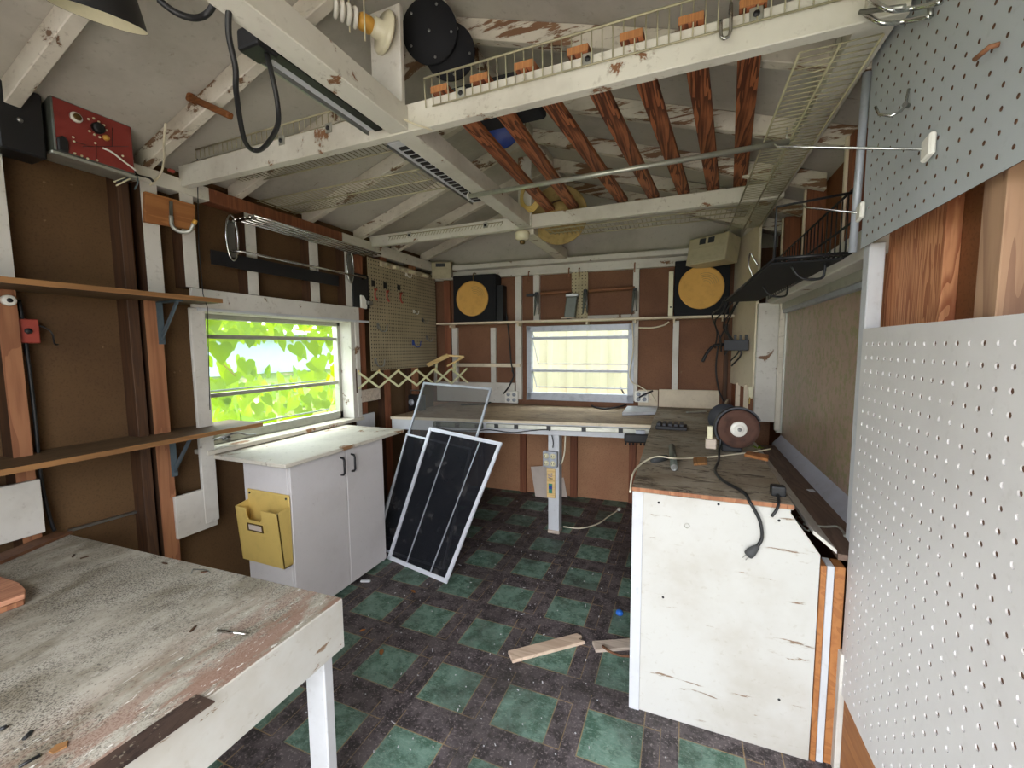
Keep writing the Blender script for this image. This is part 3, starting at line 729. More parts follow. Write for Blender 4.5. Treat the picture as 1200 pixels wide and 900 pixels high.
m.slab([fq(xa, z0), fq(xb, z0), fq(xb, zf), fq(xs[2], zf), fq(xs[2], zf-.05), fq(xs[2]-.015, zf-.065), fq(xs[1]+.015, zf-.065), fq(xs[1], zf-.05), fq(xs[1], zf), fq(xa, zf)], (0, .006, 0)); m.build('front', M['yellow'], t)
MB().box(xa, xb, yf-.008-b0, yf-.008, z0, z0+.006).build('bottom', M['yellow'], t)
lz = zf-.105
fm = MB()
for q in (((xs[1], lz-.022), (xs[2], lz-.022), (xs[2], lz-.016), (xs[1], lz-.016)), ((xs[1], lz+.016), (xs[2], lz+.016), (xs[2], lz+.022), (xs[1], lz+.022)), ((xs[1], lz-.022), (xs[1]+.008, lz-.022), (xs[1]+.008, lz+.022), (xs[1], lz+.022)), ((xs[2]-.008, lz-.022), (xs[2], lz-.022), (xs[2], lz+.022), (xs[2]-.008, lz+.022))):
    fm.slab([fq(a, b) for a, b in q], (0, -.004, 0))
fm.build('label_frame', M['brass'], t)
MB().slab([fq(xs[1]+.008, lz-.016), fq(xs[2]-.008, lz-.016), fq(xs[2]-.008, lz+.016), fq(xs[1]+.008, lz+.016)], (0, -.001, 0)).build('label_card', M['paper'], t)
for x in (xa+.02, xb-.02): MB().lathe([(.006, 0), (.006, .004), (0, .005)], (x, yf-.008, z1b-.02), (0, -1, 0), 10).build('screw', M['black'], t)

# ---- big workbench ----
zd = .74; xr = -.985; yf = .968; xl = -2.42
t = thing('workbench', 'big paint worn white workbench filling the near left corner', 'workbench', (-1.7, .4, 0))
o = MB().slab([(xl, -.35, zd-.022), (xr+.0, -.35, zd-.022), (xr, yf, zd-.022), (xl-.02, .895, zd-.022)], (0, 0, .022)).build('top', M['desk'], None)
# keep the grain and wear tied to the table's edge: origin at its near right corner
for vtx in o.data.vertices: vtx.co -= V((xr, 0, zd))
o.parent = t; o.location = V((xr, 0, zd)) - V(t.location)
MB().box(xr-.022, xr+.003, -.35, yf+.003, zd-.165, zd-.002).build('apron', M['panel'], t, .003)
MB().slab([(xr-.022, yf+.003, zd-.165), (xl+.0, .91, zd-.165), (xl+.0, .885, zd-.165), (xr-.022, yf-.022, zd-.165)], (0, 0, .140)).build('apron', M['white'], t, .003)
for x, y, mm in ((xr-.105, yf-.06, 'white_clean'), (xl+.06, .85, 'white'), (xr-.105, -.30, 'white_clean'), (xl+.06, -.30, 'white')):
    MB().box(x, x+.08, y, y+.038, 0, zd-.022).build('leg', M[mm], t, .004)
MB().slab([on(230, 815, z=zd+.001), on(252, 823, z=zd+.001), (xr+.004, .1, zd+.001), (xr-.046, .1, zd+.001)], (0, 0, .0035)).build('inlay_strip', M['darkstrip'], t)
# things on it
p = on(275, 741, z=zd+.004)
solo(MB().tube([on(255, 739, z=zd+.005), on(289, 743, z=zd+.005)], .004, 8), 'metal_pin', M['chrome'], 'short silver pin lying on the workbench top', 'pin')
solo(MB().slab([on(57, 882, z=zd+.0005), on(66, 874, z=zd+.0005), on(80, 869, z=zd+.0005), on(78, 876, z=zd+.0005), on(62, 884, z=zd+.0005)], (0, 0, .003)), 'wood_chip', M['plank'], 'brown wood chip lying near the dark strip on the workbench', 'wood chip')
for k, pts in enumerate((((22, 899), (32, 893), (47, 885)), ((28, 866), (33, 861), (37, 857)), ((0, 855), (8, 851)))):
    solo(MB().tube([on(u, v, z=zd+.003) for u, v in pts], .004 if k else .003, 6), 'dark_twig', M['cord_black'], ['long dark twig at the near edge of the workbench top', 'short thick dark twig on the workbench top', 'dark crumb shaped twig at the left end of the workbench'][k], 'twig')
for k, (u, v) in enumerate(((193, 660), (99, 653), (86, 651), (240, 670), (226, 737))):
    c = on(u, v, z=zd+.002); a = k*1.3
    solo(MB().bar(c-V((.012*math.cos(a), .012*math.sin(a), 0)), c+V((.012*math.cos(a), .012*math.sin(a), 0)), .006, .003), 'wood_splinter', M['stud_dark'], 'tiny dark splinter lying on the big workbench top', 'splinter', 'dark splinters on the workbench')
solo(MB().tube([on(u, v, z=zd+.003) for u, v in ((224, 672), (226, 667), (243, 668), (246, 671))], .002, 6), 'bent_staple', M['steel'], 'bent wire staple at the back edge of the workbench', 'staple')
# raw board end poking in from the left
z = .78
t = thing('split_board', 'rough pinkish board with a split end at the left edge of the workbench', 'board', on(0, 700, z=z))
q = [on(-60, 668, z=z), on(-10, 672, z=z), on(22, 682, z=z), on(30, 690, z=z), on(29, 696, z=z), on(-5, 708, z=z), on(-60, 725, z=z)]
MB().slab(q, (0, 0, -.016)).build('board', M['pink_board'], t, .002)
MB().slab([p+V((-.01, 0, -.02)) for p in q], (0, 0, -.0185)).build('split_layer', M['fir'], t, .002)
solo(MB().slab([on(0, 652, z=zd+.001), on(60, 628, z=zd+.001), on(85, 625, z=zd+.001), on(0, 662, z=zd+.001)], (0, 0, .012)), 'wood_strip', M['stud'], 'brown wood strip along the wall edge of the workbench', 'wood strip')

# ---- window screens leaning against the back worktop ----
def screen(name, BL, BR, TL, TR, w, mesh, frame, label, bars=(), th=.012):
    BL, BR, TL, TR = map(V, (BL, BR, TL, TR)); n = (BR-BL).cross(TL-BL).normalized()
    if n.y > 0: n = -n
    t = thing(name, label, 'window screen', (BL+BR)/2, 'window screens leaning on the worktop')
    ex = (BR-BL).normalized(); ez = (TL-BL).normalized()
    f = MB()
    for a, b, i in ((BL, BR, ez), (TL, TR, -ez), (BL, TL, ex), (BR, TR, -ex)):
        f.slab([a, b, b+i*w, a+i*w], n*th)
    f.build('frame', M[frame], t, .002)
    c = n*(th*.4)
    MB().add([BL+c, BR+c, TR+c, TL+c], [[0, 1, 2, 3]]).build('mesh', M[mesh], t)
    for k, s in enumerate(bars):
        a, b = BL.lerp(BR, s), TL.lerp(TR, s); MB().bar(a+ez*w+n*th*.55, b-ez*w+n*th*.55, .008, .006, up=n).build('mid_bar', M['alu'], t)
    return t
BR = on(524, 684, z=0); BL = on(455, 655, z=0); TR = on(589, 519, y=2.76); TL = on(504, 501, y=2.84)
screen('window_screen', BL, BR, TL, TR, .027, 'screen_dark', 'alu_white', 'white framed dark window screen leaning in front of the others', (.33, .73))
BL2 = on(427, 652, z=0); TL2 = on(477, 508, y=2.87); e = (TR-TL)*.97
screen('window_screen', BL2+V((0, .13, 0)), BL2+e+V((0, .13, -e.z)), TL2, TL2+e, .016, 'screen_dark', 'alu_white', 'narrow framed dark screen half hidden behind the front screen', ())
TL3 = on(497, 448, y=3.05); TR3 = on(577, 455, y=2.99); BL3 = on(441.5, 628, z=0)
screen('window_screen', BL3, BL3+V((TR3.x-TL3.x, TR3.y-TL3.y, 0)), TL3, TR3, .018, 'screen_grey', 'alu', 'tall see-through grey screen standing higher than the rest', ())

# ================================================================ BACK OF THE SHED
ZW = .94
WF = [on(458, 488, z=ZW), on(600, 491.5, z=ZW), on(766, 498, z=ZW)]     # front edge of the worktop
wl, wr = WF[0], WF[2]
t = thing('worktop', 'long dusty brown worktop along the back wall under the window', 'worktop', (-1.2, 3.5, ZW))
MB().slab([(wl.x, wl.y, ZW-.022), (wr.x, wr.y, ZW-.022), (wr.x, yb(wr.x, CS-.01), ZW-.022), (wl.x, yb(wl.x, CS-.01), ZW-.022)], (0, 0, .022)).build('top', M['worktop'], t)
MB().slab([V((wl.x, wl.y-.006, ZW-.022)), V((wr.x, wr.y-.006, ZW-.022)), V((wr.x, wr.y, ZW-.022)), V((wl.x, wl.y, ZW-.022))], (0, 0, .0215)).build('front_edge', M['dusty_white'], t)
MB().slab([V((wl.x, wl.y+.01, ZW-.112)), V((wr.x, wr.y+.01, ZW-.112)), V((wr.x, wr.y+.03, ZW-.112)), V((wl.x, wl.y+.03, ZW-.112))], (0, 0, .09)).build('apron', M['white_clean'], t, .002)
wdir = (wr-wl).normalized(); wn = V((wdir.y, -wdir.x, 0))
def wf(u, z, d=0):
    """point on the apron's face under photo column u, d proud of it"""
    a = (u-600); v = 450
    for _ in range(6):
        r = ray(u, v); tt = ((wl-EYE).x*wdir.y - (wl-EYE).y*wdir.x)/(r.x*wdir.y - r.y*wdir.x); p = EYE + r*tt
        v = v + (p.z-z)*F/max(.5, (p-EYE).dot(_f))
    return V((p.x, p.y, z)) + wn*d + V((0, .01, 0))*(1 if d < .02 else 1)
# post with the outlet box
x, y = -.945, 3.225
t = thing('bench_post', 'white painted post on the floor holding up the back worktop', 'post', (x, y, 0))
MB().box(x-.046, x+.046, y-.02, y+.07, 0, ZW-.112).build('post', M['white_clean'], t, .004)
MB().box(x-.05, x+.05, y-.024, y+.074, 0, .03).build('foot_block', M['scrapw'], t, .004)
yo = y-.021
p = on(646, 536, y=yo)
t = thing('outlet_box', 'grey outlet box with four sockets mounted on the white post', 'outlet', (x-.005, yo, .66))
zc = on(645, 537, y=yo).z
MB().box(p.x-.06, p.x+.06, yo-.045, yo, zc-.065, zc+.065).build('box', M['alu'], t, .008, 2)
for i in (-1, 1):
    for j in (-1, 1):
        s = MB().lathe([(.022, 0), (.022, .006), (.0, .007)], (p.x+.028*i, yo-.045, zc+.03*j), (0, -1, 0), 16).build('socket', M['cream'], t)
        m = MB()
        for k in (-1, 1): m.box(p.x+.028*i+.008*k-.002, p.x+.028*i+.008*k+.002, yo-.0535, yo-.051, zc+.03*j-.006, zc+.03*j+.008)
        m.build('slot', M['black'], s)
a, b = on(639, 550, y=yo), on(653, 583, y=yo)
t = thing('thermometer_strip', 'cream strip with blue and green marks on the white post', 'strip', (a.x, yo, b.z))
a.x, b.x = p.x-.035, p.x+.035
zt_, zb_ = on(645, 549, y=yo).z, on(645, 583, y=yo).z
MB().box(a.x, b.x, yo-.012, yo, zb_, zt_).build('board', M['pine'], t, .002)
MB().box(p.x-.018, p.x+.012, yo-.014, yo-.012, zb_+.04, zb_+.12).build('green_mark', flat('green_mark', '#2f7f6a', .5), t)
MB().box(p.x-.018, p.x+.012, yo-.0145, yo-.0125, zb_+.075, zb_+.105).build('blue_mark', M['blue'], t)
m = MB()
for k in range(3): m.bar((p.x-.022, yo-.013, zt_-.05-.012*k), (p.x+.012, yo-.013, zt_-.035-.012*k), .003, .005, up=(0, -1, 0))
m.build('emblem', M['blue'], t)
MB().box(p.x-.015, p.x+.015, yo-.0135, yo-.012, zt_-.083, zt_-.077).build('dark_mark', M['black'], t)
# cards leaning behind the post
q = [on(622, 547, y=4.0), on(662, 543, y=4.0)]
for (u0, v0, u1, v1, u2, v2, u3, v3, lab) in ((631, 578, 662, 578, 654, 545, 622, 547, 'pale card leaning on the wall behind the white post'), (650, 578, 668, 579, 657, 548, 648, 546, 'second white card behind the post, leaning the other way')):
    P = [on(u0, v0, z=0), on(u1, v1, z=0)]; P[0].y -= .1; P[1].y = P[0].y; yy = P[0].y+.06
    P += [on(u2, v2, y=yy), on(u3, v3, y=yy)]
    P[0].z = P[1].z = .0
    m = MB().slab(P, (0, .006 if u0 == 631 else .004, 0)); 
    if u0 != 631:
        for i in range(len(m.v)): m.v[i].y += .03
    solo(m, 'leaning_card', M['paper'], lab, 'card')
# power strip with black sockets along the apron
t = thing('power_strip', 'long grey power strip with black sockets screwed to the worktop apron', 'power strip', wf(640, ZW-.05, .02))
a, b = wf(570, ZW-.05, .0), wf(764, ZW-.05, .0)
MB().slab([a+wn*.0+V((0, 0, -.018)), b+wn*.0+V((0, 0, -.018)), b+V((0, 0, .018)), a+V((0, 0, .018))], wn*.022).build('channel', M['galv'], t, .003)
for u in (582, 605, 643, 684, 727):
    c = wf(u, ZW-.05, .022); MB().slab([c-wdir*.017+V((0, 0, -.017)), c+wdir*.017+V((0, 0, -.017)), c+wdir*.017+V((0, 0, .017)), c-wdir*.017+V((0, 0, .017))], wn*.006).build('socket', M['black'], t)
t = thing('plug_strip', 'short dark grey plug strip on the apron behind the tall screen', 'power strip', wf(538, ZW-.06, .0))
a, b = wf(508, ZW-.05, 0), wf(566, ZW-.055, 0)
MB().slab([a+V((0, 0, -.022)), b+V((0, 0, -.022)), b+V((0, 0, .022)), a+V((0, 0, .022))], wn*.03).build('body', M['greybox'], t, .005)
for k in (.12, .5, .9):
    c = a.lerp(b, k)+wn*.03; MB().slab([c-wdir*.02+V((0, 0, -.016)), c+wdir*.02+V((0, 0, -.016)), c+wdir*.02+V((0, 0, .016)), c-wdir*.02+V((0, 0, .016))], wn*.005).build('socket', M['black'], t)
solo(MB().tube(smooth_path([wf(u, z, .035) for u, z in ((512, .87), (530, .842), (560, .85), (575, .86), (600, .845), (622, .865), (638, .878))] + [V((x-.02, yo-.03, .86)), V((x+.005, yo-.03, .78)), V((x+.0, yo-.02, .725))], 6), .004, 6), 'cord', M['cord_black'], 'dark cord looping along the worktop apron to the outlet box', 'cord')
# white cord from apron to floor
solo(MB().tube(smooth_path([V((x+.09, yo+.03, .83)), V((x+.085, yo+.03, .7)), V((x+.07, yo+.03, .62)), V((x+.052, yo+.04, .58))], 6), .006, 8), 'cord', M['cord_white'], 'short cream cord hanging beside the white post', 'cord')
pts = [on(u, v, z=.006) for u, v in ((660, 617), (680, 619), (700, 614), (712, 606), (724, 598))]
t = thing('extension_lead', 'white lead lying on the floor right of the post', 'cord', pts[0])
MB().tube(smooth_path(pts, 6), .006, 8).build('lead', M['cord_white'], t)
e = pts[-1]; d = (pts[-1]-pts[-2]).normalized()
MB().tube([e, e+d*.02, e+d*.05], [.012, .018, .014], 10).build('plug', M['white_pl'], t)
# black tray hanging under the right end of the apron
c = wf(745, ZW-.11, .04)
t = thing('black_holder', 'black plastic holder hanging under the right end of the worktop apron', 'holder', c)
a, b = wf(731, ZW-.085, .022), wf(761, ZW-.085, .022)
MB().slab([a+V((0, 0, -.045)), b+V((0, 0, -.045)), b+V((0, 0, .02)), a+V((0, 0, .02))], wn*.06).build('tray', M['black'], t, .012, 2)
m = MB()
for k in range(7): p = a.lerp(b, (k+.5)/7)+wn*.03; m.tube([p+V((0, 0, -.04)), p+V((0, 0, -.065))], .007, 6)
m.build('lug', M['blackmetal'], t)
MB().slab([a.lerp(b, .45)+V((0, 0, .02)), a.lerp(b, .8)+V((0, 0, .02)), a.lerp(b, .8)+V((0, 0, .045)), a.lerp(b, .45)+V((0, 0, .045))], wn*.03).build('clip', M['alu'], t)
# backsplash boards
def bboard(u0, u1, v0, v1, m, c=CS-.005, d=.02):
    um, vm = (u0+u1)/2, (v0+v1)/2; mb = MB()
    bslab(mb, ob(u0, vm, c).x, ob(u1, vm, c).x, ob(um, v1, c).z, ob(um, v0, c).z, c, d); return mb
trim(bboard(772, 843, 457, 478, 0), M['dusty_white']); trim(bboard(512, 603, 448, 471, 0), M['white']); trim(bboard(748, 771, 457, 476, 0), M['dusty_white'])
mb = MB().slab([(.31, 3.72, ZW+.02), (.375, yb(.375, CS)-.01, ZW+.02), (.375, yb(.375, CS)-.01, ZW+.12), (.31, 3.72, ZW+.10)], (.018, 0, 0))
trim(mb, M['dusty_white'])
# outlets on the back wall
for (u0, u1, v0, v1, lab) in ((592, 607, 458, 472, 'white double outlet plate left of the back window'), (744, 760, 458, 471, 'white double outlet plate right of the back window')):
    c = CS-.012; xa, xb = ob(u0, v0, c).x, ob(u1, v0, c).x; zb_, zt_ = ob(u0, v1, c).z, ob(u0, v0, c).z
    t = thing('wall_outlet', lab, 'outlet', ((xa+xb)/2, yb(xa, c), (zb_+zt_)/2))
    m = MB(); bslab(m, xa, xb, zb_, zt_, c-.012, .02); m.build('plate', M['white_pl'], t, .003)
    for i in (.28, .72):
        for j in (.28, .72):
            px, pz = xa+(xb-xa)*i, zb_+(zt_-zb_)*j
            MB().lathe([(.02, 0), (.02, .004), (0, .005)], (px, yb(px, c-.012), pz), (0, -1, 0), 12).build('socket', M['alu'], t)
# strip block on the worktop in the corner
q = [on(729, 487, z=ZW+.002), on(769, 486, z=ZW+.002), on(771, 479, z=ZW+.002), on(735, 479, z=ZW+.002)]
solo(MB().slab(q, (0, 0, .028)), 'white_block', M['white_clean'], 'long white wooden block lying on the worktop right of the window', 'block', bevel=.003)
# cords on the worktop
def cordpx(pts, r, m, label, n=6): return solo(MB().tube(smooth_path(pts, n), r, 8), 'cord', M[m], label, 'cord')
cordpx([on(692, 474, z=ZW+.008), on(697, 477, z=ZW+.008), on(710, 479, z=ZW+.008), on(728, 476, z=ZW+.02), on(740, 471, z=ZW+.05), ob(752, 464, CS-.05), ob(765, 458, CS-.04)], .008, 'cord_black', 'black cord curling over the worktop to the right outlet plate')
cordpx([on(735, 467, z=ZW+.03), on(731, 461, z=ZW+.1), on(727, 454, z=ZW+.16)], .009, 'cord_black', 'stub of black cable standing up at the window corner')
cordpx([ob(600, 434, CS-.02), ob(602, 440, CS-.04), ob(598, 450, CS-.05), ob(592, 459, CS-.04)] + [on(583, 468, z=ZW+.02), on(568, 473, z=ZW+.01), on(540, 474, z=ZW+.01)], .008, 'cord_black', 'black cord dropping from the outlet plate onto the worktop behind the screens')
cordpx([ob(591, 358, CS-.03), ob(594, 372, CS-.03), ob(597, 400, CS-.01), ob(599, 425, CS-.03), ob(602, 440, CS-.03), ob(598, 448, CS-.03)], .007, 'cord_black', 'thin black cord running down the back wall left of the window')
cordpx([ob(748, 384, CS-.02), ob(765, 384, CS-.02), ob(778, 381, CS-.02), ob(784, 377, CS-.02)], .007, 'cord_white', 'cream cord under the shelf right of the back window')
cordpx([ob(741, 378, CS-.03), ob(742, 410, CS-.03), ob(738, 435, CS-.03), ob(740, 447, CS-.03), ob(750, 453, CS-.03), ob(762, 461, CS-.03), ob(768, 470, CS-.03)], .006, 'cord_white', 'cream cord running down beside the back window to the right outlet')
# radio in the left corner
c = on(525, 467, z=ZW)
t = thing('radio', 'small black radio on the worktop in the left corner behind the grey screen', 'radio', on(490, 480, z=ZW))
p = V((-2.33, 3.28, ZW))
MB().box(p.x-.07, p.x+.07, p.y, p.y+.09, ZW, ZW+.15).build('case', M['black'], t, .01, 2)
MB().lathe([(.03, 0), (.03, .006), (0, .008)], (p.x-.03, p.y, ZW+.08), (0, -1, 0), 16).build('dial', M['alu'], t)
MB().tube([(p.x-.06, p.y+.04, ZW+.15), (p.x-.06, p.y+.04, ZW+.19), (p.x+.06, p.y+.04, ZW+.19), (p.x+.06, p.y+.04, ZW+.15)], .006, 6).build('handle', M['steel'], t)
# shelf along the back wall
cf = CS-.15
a, b = ob(511, 381, cf), ob(858, 373, cf); zsh = 1.792
t = thing('wall_shelf', 'narrow cream shelf along the back wall above the window, carrying the speakers', 'shelf', (-1.1, yb(-1.1, cf), zsh))
m = MB(); bslab(m, max(a.x, -2.5), .40, zsh-.02, zsh, cf, .15); m.build('board', M['dusty_white'], t, .003)
for u in (533, 611, 690, 745, 790, 846):
    xx = ob(u, 385, CS).x; m = MB(); bslab(m, xx-.008, xx+.008, zsh-.05, zsh-.02, cf+.05, .095); m.build('bracket', M['dusty_white'], t)
# two black speakers with round straw coloured plates
def boxspk(u0, u1, vt, depth, disc, lab, hang):
    c = cf+.02; x0, x1 = ob(u0, 350, c).x, ob(u1, 350, c).x; zt_ = ob((u0+u1)/2, vt, c).z
    t = thing('speaker', lab, 'speaker', ((x0+x1)/2, yb((x0+x1)/2, c), zsh), 'black box speakers on the back shelf')
    m = MB(); bslab(m, x0, x1, zsh+.001, zt_, c, depth); m.build('cabinet', M['blackmat'], t, .006)
    m = MB(); bslab(m, x0+.02, x1-.02, zsh+.02, zt_-.02, c-.006, .006); m.build('grille', M['blackmat'], t)
    return t, x0, x1, zt_, c
def plate(u, v, ru, rv, c, lab):
    p = ob(u, v, c); q = ob(u+ru, v, c); r = (q-p).length
    t = thing('round_plate', lab, 'plate', p, 'round wooden plates in front of the speakers')
    n = V((SK, -1, 0)).normalized()
    MB().lathe([(0, -.002), (r*.97, -.002), (r, .003), (r, .009), (r*.93, .012), (r*.88, .008), (0, .008)], p, n, 48).build('plate', M['cardboard'], t)
    m = MB()
    for k in range(1, 6): rr = r*(.12+.09*k); m.tube([p + n*.008 + V((1, SK, 0)).normalized()*(rr*math.cos(a)+r*.18) + V((0, 0, rr*math.sin(a)+r*.1)) for a in [.1+i*(1.9)/12 for i in range(13)]], .0022, 5)
    m.build('groove', M['straw'], t); return t, p, r, n
boxspk(531, 581, 322, .14, 0, 'left black box speaker on the back shelf behind a round plate', 0)
m = MB(); xx = ob(582, 350, cf+.03).x; bslab(m, xx, ob(589, 350, cf+.03).x, zsh+.001, ob(584, 334, cf+.03).z, cf+.04, .1); solo(m, 'black_case', M['blackmetal'], 'narrow dark case beside the left speaker on the back shelf', 'case', bevel=.004)
tp, pc, pr_, nn_ = plate(553.5, 350, 19, 19, cf+.004, 'left round straw coloured plate hanging before the left speaker')
MB().tube(smooth_path([pc+V((.02, -.012, pr_)), pc+V((.02, -.012, pr_+.04)), pc+V((.02, -.0, pr_+.075)), pc+V((.02, .05, pr_+.08))], 5), .006, 6).build('hanger', M['brass'], tp)
boxspk(790, 855, 304, .14, 0, 'right black box speaker on the back shelf, taller than the left one', 0)
plate(821.5, 337, 27.5, 25, cf+.004, 'right round straw coloured plate, the larger one, before the right speaker')
c = cf+.05; m = MB(); bslab(m, ob(783.5, 340, c).x, ob(789, 340, c).x, zsh+.001, ob(786, 318, c).z, c, .02); tt = solo(m, 'yellow_ruler', M['cream'], 'cream ruler standing beside the right speaker on the back shelf', 'ruler', bevel=.002)
MB().lathe([(.008, 0), (.008, .002), (0, .002)], ob(786, 360, c)+V((0, -.001, 0)), (0, -1, 0), 10).build('hole', M['black'], tt)
# spotlight-style white cases in both top corners
def corner_case(P, yaw, w, h, d, lab, tilt=.35):
    t = thing('alarm_case', lab, 'speaker case', P, 'cream wedge cases in the top corners')
    rot = Matrix.Rotation(yaw, 3, 'Z') @ Matrix.Rotation(tilt, 3, 'X')
    tr = lambda p: P + rot @ V(p)
    m = MB(); m.slab([tr(p) for p in ((-w/2, 0, -h/2), (-w/2, 0, h/2), (-w/2, d, h*.62), (-w/2, d, -h*.3))], rot @ V((w, 0, 0))); m.build('case', M['speaker_w'], t, .008, 2)
    m = MB(); m.slab([tr(p) for p in ((-w*.44, -.006, -h*.42), (w*.44, -.006, -h*.42), (w*.44, -.006, h*.1), (-w*.44, -.006, h*.1))], rot @ V((0, .006, 0))); m.build('front_plate', M['cardboard'] if 0 else M['speaker_w'], t, .003)
    for k in (-.12, .1):
        m = MB(); m.slab([tr(p) for p in ((w*k-.03, -.004, h*.22), (w*k+.02, -.004, h*.22), (w*k+.02, -.004, h*.42), (w*k-.03, -.004, h*.42))], rot @ V((0, .006, 0))); m.build('dark_window', M['charcoal'], t)
    m = MB().bar(tr((0, d, h*.1)), tr((0, d+.08, h*.1)), .04, .04); m.build('mount', M['cream'], t)
P = ob(517, 317, 3.88); P = P
corner_case(P, .35, .20, .17, .12, 'cream wedge case in the left top corner above the tan pegboard', .05)
P = ob(828, 292, 3.72)
corner_case(P, -.55, .33, .23, .2, 'cream wedge case in the right top corner above the tall speaker', -.25)
# pegboard strip, copper pipes, clamps, grey box
m = MB(); bslab(m, ob(670, 345, CS).x, ob(689, 345, CS).x, zsh+.001, ob(680, 318, CS).z, CS-.006, .006); pp = m.build('pegboard', M['peg_strip']); tag(pp, 'narrow cream pegboard strip above the back window', 'pegboard')
for (u0, v0, u1, v1, lab) in ((633, 344, 670, 341, 'left copper pipe clamped level above the back window'), (690, 341, 744, 337, 'right copper pipe held by clamps above the back window')):
    a, b = ob(u0, v0, CS-.05), ob(u1, v1, CS-.05)
    solo(MB().tube([a, b], .014, 10), 'copper_pipe', M['copper'], lab, 'pipe')
def clamp(u, v, lab, arm):
    p = ob(u, v, CS-.045); t = thing('bar_clamp', lab, 'clamp', p, 'clamps above the back window')
    MB().box(p.x-.016, p.x+.016, p.y-.02, p.y+.02, p.z-.03, p.z+.03).build('jaw', M['charcoal'], t, .005)
    MB().tube([p+V((-.006, -.01, 0)), p+V((-.02, -.015, -.2))], [.014, .006], 8).build('handle', M['greybox'], t)
    MB().tube([p+V((.012, -.01, 0)), p+V((.02, -.015, -.19))], [.014, .006], 8).build('handle', M['steel'], t)
    if arm: MB().box(p.x-.11, p.x, p.y-.012, p.y+.012, p.z-.008, p.z+.016).build('bar', M['charcoal'], t, .003)
clamp(629, 346, 'spring clamp at the left end of the left copper pipe', 1); clamp(686, 343, 'spring clamp at the left end of the right copper pipe', 0); clamp(744, 341, 'spring clamp at the right end of the right copper pipe', 0)
p0, p1 = ob(661, 372, cf+.07), ob(674, 344, cf+.07)
t = thing('grey_sander', 'grey tapered tool leaning on the back shelf before the cream pegboard strip', 'tool', (p0.x, p0.y, zsh))
lean = V((.03, .0, 0)); c = cf+.05
def Q(x, z, k=0): return V((x + (z-zsh)*.12, yb(x, c)+k, z))
xa, xb = p0.x, p0.x+.105; zt_ = p1.z
MB().slab([Q(xa, zsh+.02), Q(xb, zsh+.02), Q(xb, zt_-.03), Q(xa, zt_-.03)], (0, .05, 0)).build('body', M['greybox'], t, .006)
MB().slab([Q(xa-.008, zt_-.03), Q(xb+.008, zt_-.03), Q(xb+.008, zt_), Q(xa-.008, zt_)], (0, .06, 0)).build('cap', M['steel'], t, .004)
MB().slab([Q(xa-.03, zsh+.012), Q(xb, zsh+.012), Q(xb, zsh+.024), Q(xa-.03, zsh+.024)], (0, .05, 0)).build('base', M['scrapw'], t, .003)
MB().box(xa+.03, xa+.055, yb(xa, c)+.005, yb(xa, c)+.04, zsh+.0005, zsh+.012).build('foot', M['black'], t)
# brass cup hooks under the top plate
for k, (u, v) in enumerate(((667, 318), (679, 318), (744, 312), (620, 322))):
    p = ob(u, v, 3.955)
    solo(MB().tube(smooth_path([p+V((0, .01, .03)), p+V((0, -.012, .025)), p+V((0, -.014, -.01)), p+V((0, -.012, -.055))], 4), .006, 6), 'hanging_hook', M['copper'], ['brown hook left of the pegboard strip under the back plate', 'brown hook right above the pegboard strip', 'brown hook above the right copper pipe', 'brown hook at the left of the back plate'][k], 'hook')
# pine mitre bracket standing over the accordion rack
c0 = on(523, 420, y=3.55)
t = thing('lath_frame', 'small pale wooden frame bracket above the grey screen, beside the pegboard', 'wooden frame', c0)
a, b, c, d = on(501, 428, y=3.55), on(525, 416.5, y=3.55), on(544, 418, y=3.62), on(524, 429, y=3.62)
MB().bar(a, b, .018, .04, up=(.2, -.5, 1)).build('lath', M['pine'], t, .002)
MB().bar(b, c, .018, .018).build('lath', M['pine'], t, .002)
MB().bar(c, d, .012, .018).build('lath', M['pine'], t, .002)
MB().bar(on(512, 422, y=3.57), on(511, 437, y=3.57), .022, .012, up=(0, -1, 0)).build('hanger', M['lattice'], t)
MB().bar(on(533, 425, y=3.63), on(532.5, 437, y=3.63), .022, .012, up=(0, -1, 0)).build('hanger', M['lattice'], t)
MB().bar(on(510.5, 435, y=3.58), on(510.5, 448, y=3.58), .022, .02, up=(0, -1, 0)).build('stem', M['galv'], t)
# ================================================================ RIGHT SIDE
ZB = .965; yp = 1.72
# ---- the right bench: white end panel, top, ledge ----
t = thing('right_bench', 'right hand workbench with white painted end panel and weathered top', 'workbench', (.15, 2.8, 0))
a = [on(749, 569, y=yp), on(928, 587, y=yp), on(930, 603, y=yp), on(962, 655, y=yp), on(947, 888, y=yp), on(737, 832, y=yp)]
xl_, xr_ = -.165, .47
q = [(xl_, yp, 0), (xr_, yp, 0), (xr_, yp, .79), (.375, yp, .93), (.375, yp, ZB-.012), (xl_, yp, ZB-.012)]
MB().slab(q, (0, .018, 0)).build('end_panel', M['panel'], t, .002)
MB().box(xl_-.008, xl_+.034, yp-.006, yp, 0, ZB-.014).build('corner_strip', M['white_clean'], t, .002)
top = MB(); q = [(xl_-.01, yp-.008, ZB-.02), (.38, yp-.008, ZB-.02), (.39, 2.35, ZB-.02), (.40, 3.45, ZB-.02), (.375, yb(.375, CS)-.005, ZB-.02), (-.2, yb(-.2, CS)-.005, ZB-.02), (-.198, 3.32, ZB-.02)]
top.slab(q, (0, 0, .02)); top.build('top', M['bench_top'], t)
MB().box(xl_-.01, .382, yp-.012, yp-.008, ZB-.016, ZB-.001).build('front_edge', M['fir'], t)
MB().box(xl_+.0, xl_+.018, yp+.018, 3.30, 0, ZB-.02).build('side_panel', M['stud'], t)
